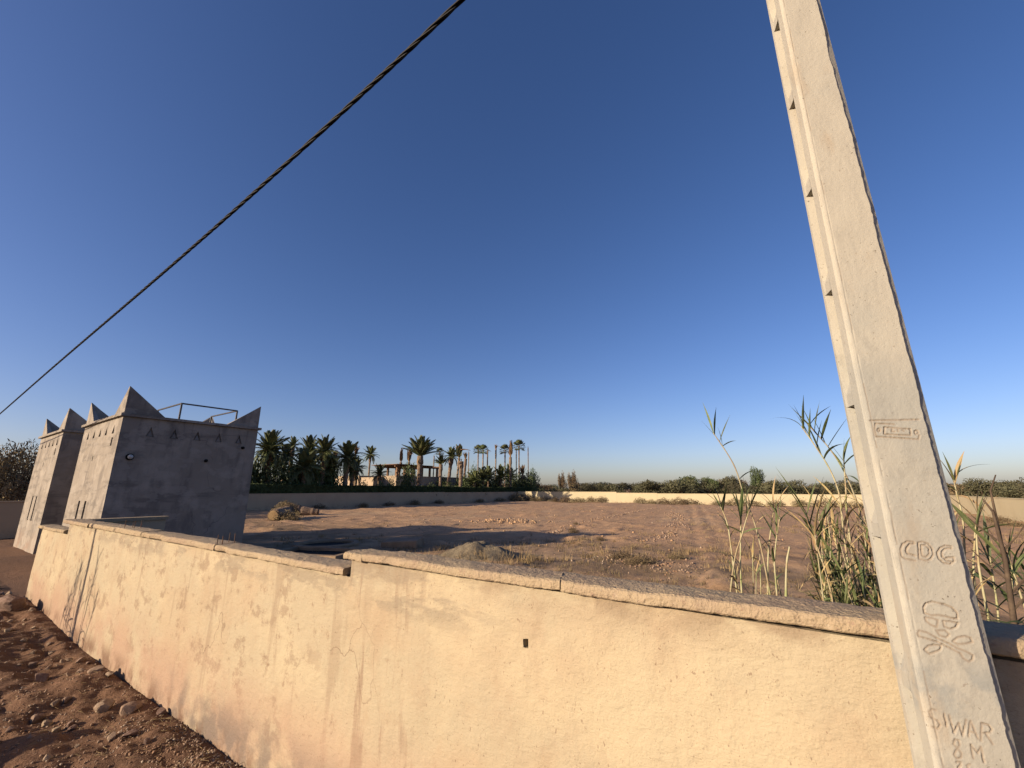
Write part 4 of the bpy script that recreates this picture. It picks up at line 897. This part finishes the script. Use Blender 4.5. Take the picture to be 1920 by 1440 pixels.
def make_pole(carved):
    t = empty('utility_pole', (PO.x, PO.y, 0), 'weathered concrete utility pole carved with letters and a skull emblem, standing before the wall', 'pole')
    # shaft: lofted I-profile with a pocket in each side channel every 0.45 m
    lv = []; bottoms = [1.69+.453*k for k in range(-3, 11)]
    for zb in bottoms: lv += [(zb-.001, .034), (zb, .003), (zb+.045, .003), (zb+.13, .034)]
    lv = [(-.8, .034)] + [q for q in lv if -.3 < q[0] < POLE_H-.2] + [(POLE_H, .034)]
    fine = []
    for (z0, r0), (z1, r1) in zip(lv[:-1], lv[1:]):
        n = max(1, int((z1-z0)/.05))
        for i in range(n): fine.append((z0+(z1-z0)*i/n, r0+(r1-r0)*i/n))
    fine.append(lv[-1]); V = []; F = []
    for (z, rec) in fine:
        a, b = uL(z), uR(z); j = .0015*float(vnoise(np.array([z*9]), np.array([1.0]), seed=3)[0]); rec = min(rec, (b-a)*.40)
        prof = [(a+.006, .004), (a, .011), (a+j, .056), (a+rec, .068), (a+rec, .110), (a+j, .121), (a, .136), (a+.006, .142),
                (b+.010, .142), (b+.020, .136), (b+.020, .121), (b-rec, .110), (b-rec, .068), (b+.020, .056), (b+.020, .018), (b-.005, .003)]
        V += [tuple(pole_uv(u, v, z)-Vector((PO.x, PO.y, 0))) for (u, v) in prof]
    k = 16
    for i in range(len(fine)-1):
        for q in range(k): F.append((i*k+q, i*k+(q+1) % k, (i+1)*k+(q+1) % k, (i+1)*k+q))
    F += [tuple(range(k))[::-1], tuple((len(fine)-1)*k+q for q in range(k))]
    me = bpy.data.meshes.new('shaft'); me.from_pydata(V, [], F); me.update()
    bm = bmesh.new(); bm.from_mesh(me); bmesh.ops.recalc_face_normals(bm, faces=bm.faces); bm.to_mesh(me); bm.free(); me.materials.append(mat_pole)
    link('shaft', me, t)
    # trowelled front face with the inscriptions pressed into it and a ragged right edge
    zs = np.r_[np.arange(-.3, 1.42, .02), np.arange(1.42, 2.56, .0023), np.arange(2.56, POLE_H, .012), POLE_H]
    nu = 88; s = np.linspace(0, 1, nu); ZZ, SS = np.meshgrid(zs, s, indexing='ij')
    A = uL(ZZ)+.004; Bq = uR(ZZ)-.002
    rag = .0020*fbm(ZZ*9, ZZ*0+2, seed=8, oct=6, gain=.62)+.0010*fbm(ZZ*55, ZZ*0+2, seed=18, oct=3, gain=.7)-.006*np.clip(fbm(ZZ*6, ZZ*0+4, seed=9, oct=4)-.42, 0, .6)
    lag = .0018*fbm(ZZ*30, ZZ*0+5, seed=12, oct=3)
    U = A+lag*(SS < .02)+(Bq-A)*SS+rag*np.clip((SS-.93)/.07, 0, 1)
    v = -.001+.0010*fbm(U*12, ZZ*7, seed=14, oct=3)+.0002*fbm(U*70, ZZ*60, seed=15, oct=2)
    v = v-.003*np.clip(.08-SS, 0, 1)/.08*0+.003*np.clip((.075-SS)/.075, 0, 1)**2      # soft arris on the left
    dirt = np.clip(.7*np.exp(-((SS-.075)/.018)**2)*(fbm(ZZ*11, ZZ*0, seed=21, oct=3) > .0), 0, 1)
    v = v+.002*np.exp(-((SS-.075)/.012)**2)*(.5+.5*vnoise(ZZ*40, ZZ*0, seed=5))
    if carved:
        sel = (ZZ > 1.41) & (ZZ < 2.56); pu, pz = U[sel], ZZ[sel]; dist = np.full(pu.shape, 9.0)
        for st in STROKES:
            pl = []
            for (p, q) in zip(st[:-1], st[1:]):
                ax, az, bx, bz = *p, *q; L2_ = (bx-ax)**2+(bz-az)**2+1e-12
                tt = np.clip(((pu-ax)*(bx-ax)+(pz-az)*(bz-az))/L2_, 0, 1)
                dist = np.minimum(dist, np.hypot(pu-ax-tt*(bx-ax), pz-az-tt*(bz-az)))
        wob = np.abs(dist + .0010*vnoise(pu*160, pz*160, seed=6) + .0006*vnoise(pu*400, pz*400, seed=7))
        g = np.exp(-(wob/.0018)**2); lip = np.exp(-((wob-.0052)/.0022)**2)
        wear = np.clip(.75+.7*fbm(pu*26, pz*26, seed=44, oct=2), .25, 1.1)
        v[sel] += (.0036*g-.0004*lip)*wear
        d2 = np.zeros_like(dirt); d2[sel] = np.clip(.85*np.exp(-(dist/.0024)**2)+.38*np.exp(-(dist/.007)**2), 0, 1); dirt = np.maximum(dirt, d2)
    W = PO.x+FU.x*U+FV.x*v-PO.x, PO.y+FU.y*U+FV.y*v-PO.y, ZZ
    Vf = np.stack(W, -1).reshape(-1, 3); m_ = len(zs); ii = np.arange(m_*nu).reshape(m_, nu)
    Ff = np.stack([ii[:-1, :-1], ii[:-1, 1:], ii[1:, 1:], ii[1:, :-1]], -1).reshape(-1, 4)
    # turned-back borders so the face has thickness
    for col in (0, nu-1):
        base = len(Vf); bk = Vf[ii[:, col]]+np.array([FV.x, FV.y, 0])*.009; Vf = np.r_[Vf, bk]
        n_ = np.arange(m_-1); c0 = ii[:-1, col]; c1 = ii[1:, col]
        Ff = np.r_[Ff, np.stack([c0, c1, base+n_+1, base+n_], -1) if col == 0 else np.stack([c0, base+n_, base+n_+1, c1], -1)]
    me = mesh_np('carved_face', Vf, Ff, mat_pole, False)
    at = me.attributes.new('dirt', 'FLOAT', 'POINT'); dd = np.zeros(len(Vf), np.float32); dd[:m_*nu] = dirt.ravel(); at.data.foreach_set('value', dd)
    tag(link('carved_face', me, t), 'flat front face with CDG, skull and bones and SIWAR 8M pressed in')
    hk = MB().tube([(.09, .10, 6.45), (.02, -.02, 6.45), (-.10, -.03, 6.43), (-.14, -.02, 6.36)], .014, 8).obj('cable_hook', mat_steel, t)
    return t
pole = make_pole(True)

# ------------------------------------------------------------------ twisted overhead cable
cable = empty('overhead_cable', (.03, 1.87, 6.36), 'black twisted overhead cable crossing the sky from upper centre to the left', 'cable')
ck = np.array([(.03, 6.36), (-1.743, 6.064), (-3.79, 5.88), (-5.15, 5.79), (-8.35, 5.66), (-13.3, 5.42), (-24.3, 4.94), (-32, 4.85), (-42, 5.2), (-48, 5.7)])
xs_ = np.linspace(.03, -48, 1100); cf = np.polyfit(ck[:, 0], ck[:, 1], 5, w=[2, 3, 3, 3, 3, 3, 3, 1, 1, 1]); zz_ = np.polyval(cf, xs_)
for k in range(4):
    ph = xs_/.74*2*math.pi + k*math.pi/2 + .9*vnoise(xs_*.9, xs_*0, seed=2) + .25*vnoise(xs_*2.3, xs_*0+k, seed=5); R_ = .0112
    MB().tube([(x-.03, 0.0+R_*math.cos(p), z-6.36+R_*math.sin(p)) for x, z, p in zip(xs_, zz_, ph)], .0098, 7).obj('strand', mat_cable, cable)
post2 = empty('utility_pole', (-48, 1.95, 0), 'next utility pole far along the road carrying the far cable end', 'pole')
MB().add([(-.12, 0, -.5), (.12, 0, -.5), (.12, .16, -.5), (-.12, .16, -.5), (-.07, 0, 6.4), (.07, 0, 6.4), (.07, .16, 6.4), (-.07, .16, 6.4)], [(0, 3, 2, 1), (4, 5, 6, 7), (0, 1, 5, 4), (1, 2, 6, 5), (2, 3, 7, 6), (3, 0, 4, 7)]).obj('shaft', mat_pole, post2)
MB().tube([(0, 0, 6.0), (0, -.08, 6.0), (0, -.08, 5.7)], .014, 6).obj('cable_hook', mat_steel, post2)

# ------------------------------------------------------------------ reeds behind the wall
def blade_mesh(curl, mat, seed):
    m = MB(); n = 7; vv = []
    for i in range(n+1):
        t = i/n; w = .040*math.sin(math.pi*min(1, .14+.80*t))**.8*(1-t**3)+.002; x = t*(1-.25*curl*t); z = .10*t-curl*.75*t*t; tw = .25*math.sin(seed+t*3)
        vv += [(x, -w*math.cos(tw), z+w*.35-w*math.sin(tw)), (x, 0, z), (x, w*math.cos(tw), z+w*.35+w*math.sin(tw))]
    ff = []
    for i in range(n):
        for j in (0, 1): ff.append((i*3+j, i*3+j+1, (i+1)*3+j+1, (i+1)*3+j))
    me = bpy.data.meshes.new('leaf'); me.from_pydata(vv, [], ff); me.update(); me.materials.append(mat); me.polygons.foreach_set('use_smooth', np.ones(len(me.polygons), bool)); return me
BL = {'g': [blade_mesh(c_, mat_blade, i) for i, c_ in enumerate((.05, .35, .8))], 'd': [blade_mesh(c_, mat_blade_dry, 5+i) for i, c_ in enumerate((.2, .7, 1.0))], 'k': [blade_mesh(c_, mat_blade_dark, 9+i) for i, c_ in enumerate((.1, .45, .9))]}
def reed(y, pts, label, group=None, rad=.0085, tuft=6, tl=.27, side=4, cols='ggd', seed=0, tip_az=None, bare=False, name='reed_cane', lean_b=0.0):
    r = random.Random(seed*91+5)
    x0, z0 = pts[0]; d = (pts[1][0]-x0)/(pts[1][1]-z0+1e-6)*.55
    bx = x0-d*z0; base = Vector((bx, y+r.uniform(-.06, .06), gz(bx, y)))
    P = [base-Vector((0, 0, .05))] + [Vector((px_, y+lean_b*(pz_-z0)+.02*math.sin(i+seed), pz_)) for i, (px_, pz_) in enumerate(pts)]
    # smooth polyline
    Q = []
    for i in range(len(P)-1):
        p0 = P[max(i-1, 0)]; p1 = P[i]; p2 = P[i+1]; p3 = P[min(i+2, len(P)-1)]
        for k in range(8):
            t = k/8; Q.append(.5*((2*p1)+(p2-p0)*t+(2*p0-5*p1+4*p2-p3)*t*t+(3*p1-p0-3*p2+p3)*t**3))
    Q.append(P[-1]); n = len(Q)
    t_ = empty(name, base, label, 'reed', group)
    rads = [rad*(1-.5*i/(n-1))*(1.18 if i % 4 == 0 else 1) for i in range(n)]
    MB().tube([q-base for q in Q], rads, 7).obj('stem', mat_cane, t_, None, True)
    def put(p, az, el, s, col):
        me = BL[col][0 if el > .9 else (1 if el > .2 else 2)] if r.random() < .8 else BL[col][r.randrange(3)]
        o = bpy.data.objects.new('leaf', me); C.objects.link(o); o.parent = t_
        o.matrix_local = Matrix.Translation(p-base) @ Matrix.Rotation(az, 4, 'Z') @ Matrix.Rotation(-el, 4, 'Y') @ Matrix.Rotation(r.uniform(-.5, .5), 4, 'X') @ Matrix.Diagonal((s, s*r.uniform(.9, 1.3), s, 1))
    if not bare:
        dirv = (Q[-1]-Q[-4]).normalized(); az0 = math.atan2(dirv.y, dirv.x); el0 = math.asin(max(-1, min(1, dirv.z)))
        for i in range(tuft):
            p = Q[-1-min(n-2, i)]; put(p, (az0 if tip_az is None else tip_az)+(i % 2)*math.pi*.9+r.uniform(-.7, .7), max(.1, r.uniform(.85, 1.42)), tl*r.uniform(.75, 1.2), cols[i % len(cols)])
        for i in range(side):
            p = Q[int(n*(.42+.5*r.random()))-1]; put(p, r.uniform(0, 6.28), r.uniform(.0, 1.1), tl*r.uniform(.6, 1.1), cols[r.randrange(len(cols))])
    return t_
KEY = [
    (4.34, [(-0.451, 1.438), (-0.487, 1.934), (-0.553, 2.241), (-0.606, 2.519), (-0.74, 2.808)], 'tallest reed cane of the left clump, bent over to the left with dark tip leaf'),
    (4.27, [(-0.653, 1.466), (-0.623, 1.803), (-0.577, 2.13)], 'straight pale reed cane in the middle of the left clump'),
    (4.2, [(-0.718, 1.511), (-0.582, 1.939), (-0.493, 2.157)], 'pale reed cane slanting to the right across the left clump'),
    (4.48, [(-0.725, 1.639), (-0.731, 1.979), (-0.771, 2.142)], 'thin reed cane with a spiky tuft at the left edge of the left clump'),
    (4.48, [(-0.475, 1.493), (-0.391, 1.972), (-0.347, 2.129)], 'thin reed cane with dry tuft behind the left clump'),
    (4.34, [(-0.401, 1.477), (-0.378, 1.772), (-0.306, 2.071)], 'jointed bare brown reed cane at the right of the left clump'),
    (4.13, [(-0.324, 1.501), (-0.255, 1.864)], 'short broken leafless cane stump standing between the two reed clumps'),
    (4.06, [(-0.032, 1.52), (-0.066, 1.829), (-0.111, 2.123)], 'reed cane with a broad bright leaf tuft in front of the pole'),
    (4.48, [(0.099, 1.484), (0.112, 2.017), (0.124, 2.266), (0.077, 2.504), (-0.055, 2.828)], 'tall bent reed cane tipped with a drooping leaf bunch against the sky'),
    (4.62, [(0.237, 1.476), (0.244, 2.055), (0.205, 2.374), (0.125, 2.622), (-0.01, 2.865)], 'tall bent leafless-stemmed reed cane just right of the leaf-bunched one'),
    (4.48, [(0.144, 1.957), (0.172, 2.287), (0.195, 2.534)], 'upright reed cane topped by spear leaves close to the pole'),
    (4.62, [(0.767, 1.544), (0.832, 2.059), (0.838, 2.25), (0.844, 2.366)], 'reed cane with withered leaves directly right of the pole'),
    (4.48, [(0.777, 1.538), (0.842, 1.924), (0.901, 2.142)], 'dry pale reed cane right of the pole'),
    (4.2, [(0.772, 1.56), (0.795, 1.882), (0.821, 2.067)], 'short pale reed cane lowest right of the pole'),
]
for i, (y, pts, lb) in enumerate(KEY):
    reed(y, pts, lb, None, seed=i, bare='stump' in lb, tuft=8 if 'broad' in lb or 'bunch' in lb else 5, tl=.34 if 'broad' in lb else .26,
         side=0 if 'leafless' in lb else 4, cols='dgd' if ('wither' in lb or 'dry' in lb) else ('gkg' if 'dark tip' in lb else 'ggk'), rad=.011 if 'stump' in lb else .0082)
rr = random.Random(77)
for i in range(50):
    x = rr.uniform(-.14, .66); y = rr.uniform(3.95, 4.9); h = rr.uniform(1.62, 2.18)-.25*max(0, .1-x); ln = rr.uniform(-.12, .12)
    reed(y, [(x, 1.2), (x+ln*.5, (1.2+h)/2), (x+ln, h)], 'leafy reed cane in the dense clump left of the pole', 'reeds in the dense clump', seed=100+i, tuft=4, tl=.25, side=9, cols=rr.choice(['ggd', 'gkg', 'gkd', 'dgg', 'ddg', 'ddd']), rad=.0065)
for i in range(5):
    x = rr.uniform(-.75, -.28); y = rr.uniform(4.2, 4.7); h = rr.uniform(1.55, 1.95); ln = rr.uniform(-.15, .15)
    reed(y, [(x, 1.2), (x+ln*.5, (1.2+h)/2), (x+ln, h)], 'short leafy reed shoot in the sparse left clump', 'short shoots of the left reed clump', seed=200+i, tuft=3, tl=.2, side=4, cols='gdd', rad=.006)
for i in range(16):
    x = rr.uniform(.66, 1.35); y = rr.uniform(3.85, 4.7); h = rr.uniform(1.6, 1.95); ln = rr.uniform(-.1, .15)
    reed(y, [(x, 1.2), (x+ln*.5, (1.2+h)/2), (x+ln, h)], 'dark leafy shoot low behind the wall right of the pole', 'dark shoots right of the pole', seed=300+i, tuft=4, tl=.3, side=9, cols='kkg', rad=.009)
for i in range(18):
    x = rr.uniform(-.1, .6); y = rr.uniform(3.8, 4.5); h = rr.uniform(1.45, 1.75); ln = rr.uniform(-.12, .12)
    reed(y, [(x, 1.1), (x+ln*.5, (1.1+h)/2), (x+ln, h)], 'low leafy reed shoot at the base of the dense clump', 'low shoots of the dense reed clump', seed=500+i, tuft=4, tl=.24, side=10, cols=rr.choice(['gkg', 'gkd', 'kkg']), rad=.006)
# bare forked shrub right of the pole
fs = empty('bare_shrub', (.76, 3.92, 0), 'dark bare forked branches rising right of the pole', 'shrub'); FO = -Vector((.76, 3.92, 0))
MB().tube([(.76, 3.92, -.1), (.79, 3.92, 1.2), (.821, 3.92, 1.567), (.85, 3.92, 1.889), (.85, 3.92, 2.164), (.819, 3.92, 2.242)], [.022, .019, .015, .011, .007, .004], 7).obj('branch', mat_twig, fs, FO, True)
MB().tube([(.835, 3.92, 1.70), (.856, 3.93, 2.04), (.865, 3.93, 2.29), (.905, 3.93, 2.386)], [.011, .008, .005, .003], 6).obj('branch', mat_twig, fs, FO, True)
for (z, s, e) in ((1.62, 1, .14), (1.78, -1, .12), (1.92, 1, .15), (2.0, -1, .1), (1.7, 1, .2)):
    MB().tube([(.835, 3.92, z), (.84+s*e*.6, 3.95, z+e*.7), (.84+s*e, 3.95, z+e*1.3)], [.007, .005, .002], 5).obj('twig', mat_twig, fs, FO)

# ------------------------------------------------------------------ roadside things left of the picture that throw the shadows on the wall
tp = empty('wooden_post', (-12.75, -2.75, 0), 'slim wooden post on the near roadside whose shadow climbs the left wall stretch', 'post')
MB().tube([(0, 0, -.3), (.01, 0, 2.4), (0, .02, 4.2)], [.055, .05, .045], 9).obj('shaft', mat_bark, tp)
MB().box(-.03, .03, -.02, .25, 3.9, 3.96).obj('arm', mat_bark, tp)
rr = random.Random(13)
for i in range(13):
    x = -11.2+rr.uniform(-.9, .9); y = .35+rr.uniform(-.25, .25); h = rr.uniform(1.0, 1.75); ln = rr.uniform(-.2, .2)
    reed(y, [(x, .4), (x+ln*.5, (.4+h)/2), (x+ln, h)], 'reed cane growing on the verge left of the picture', 'reeds on the verge', seed=400+i, tuft=5, tl=.35, side=6, cols='gkd', rad=.012)
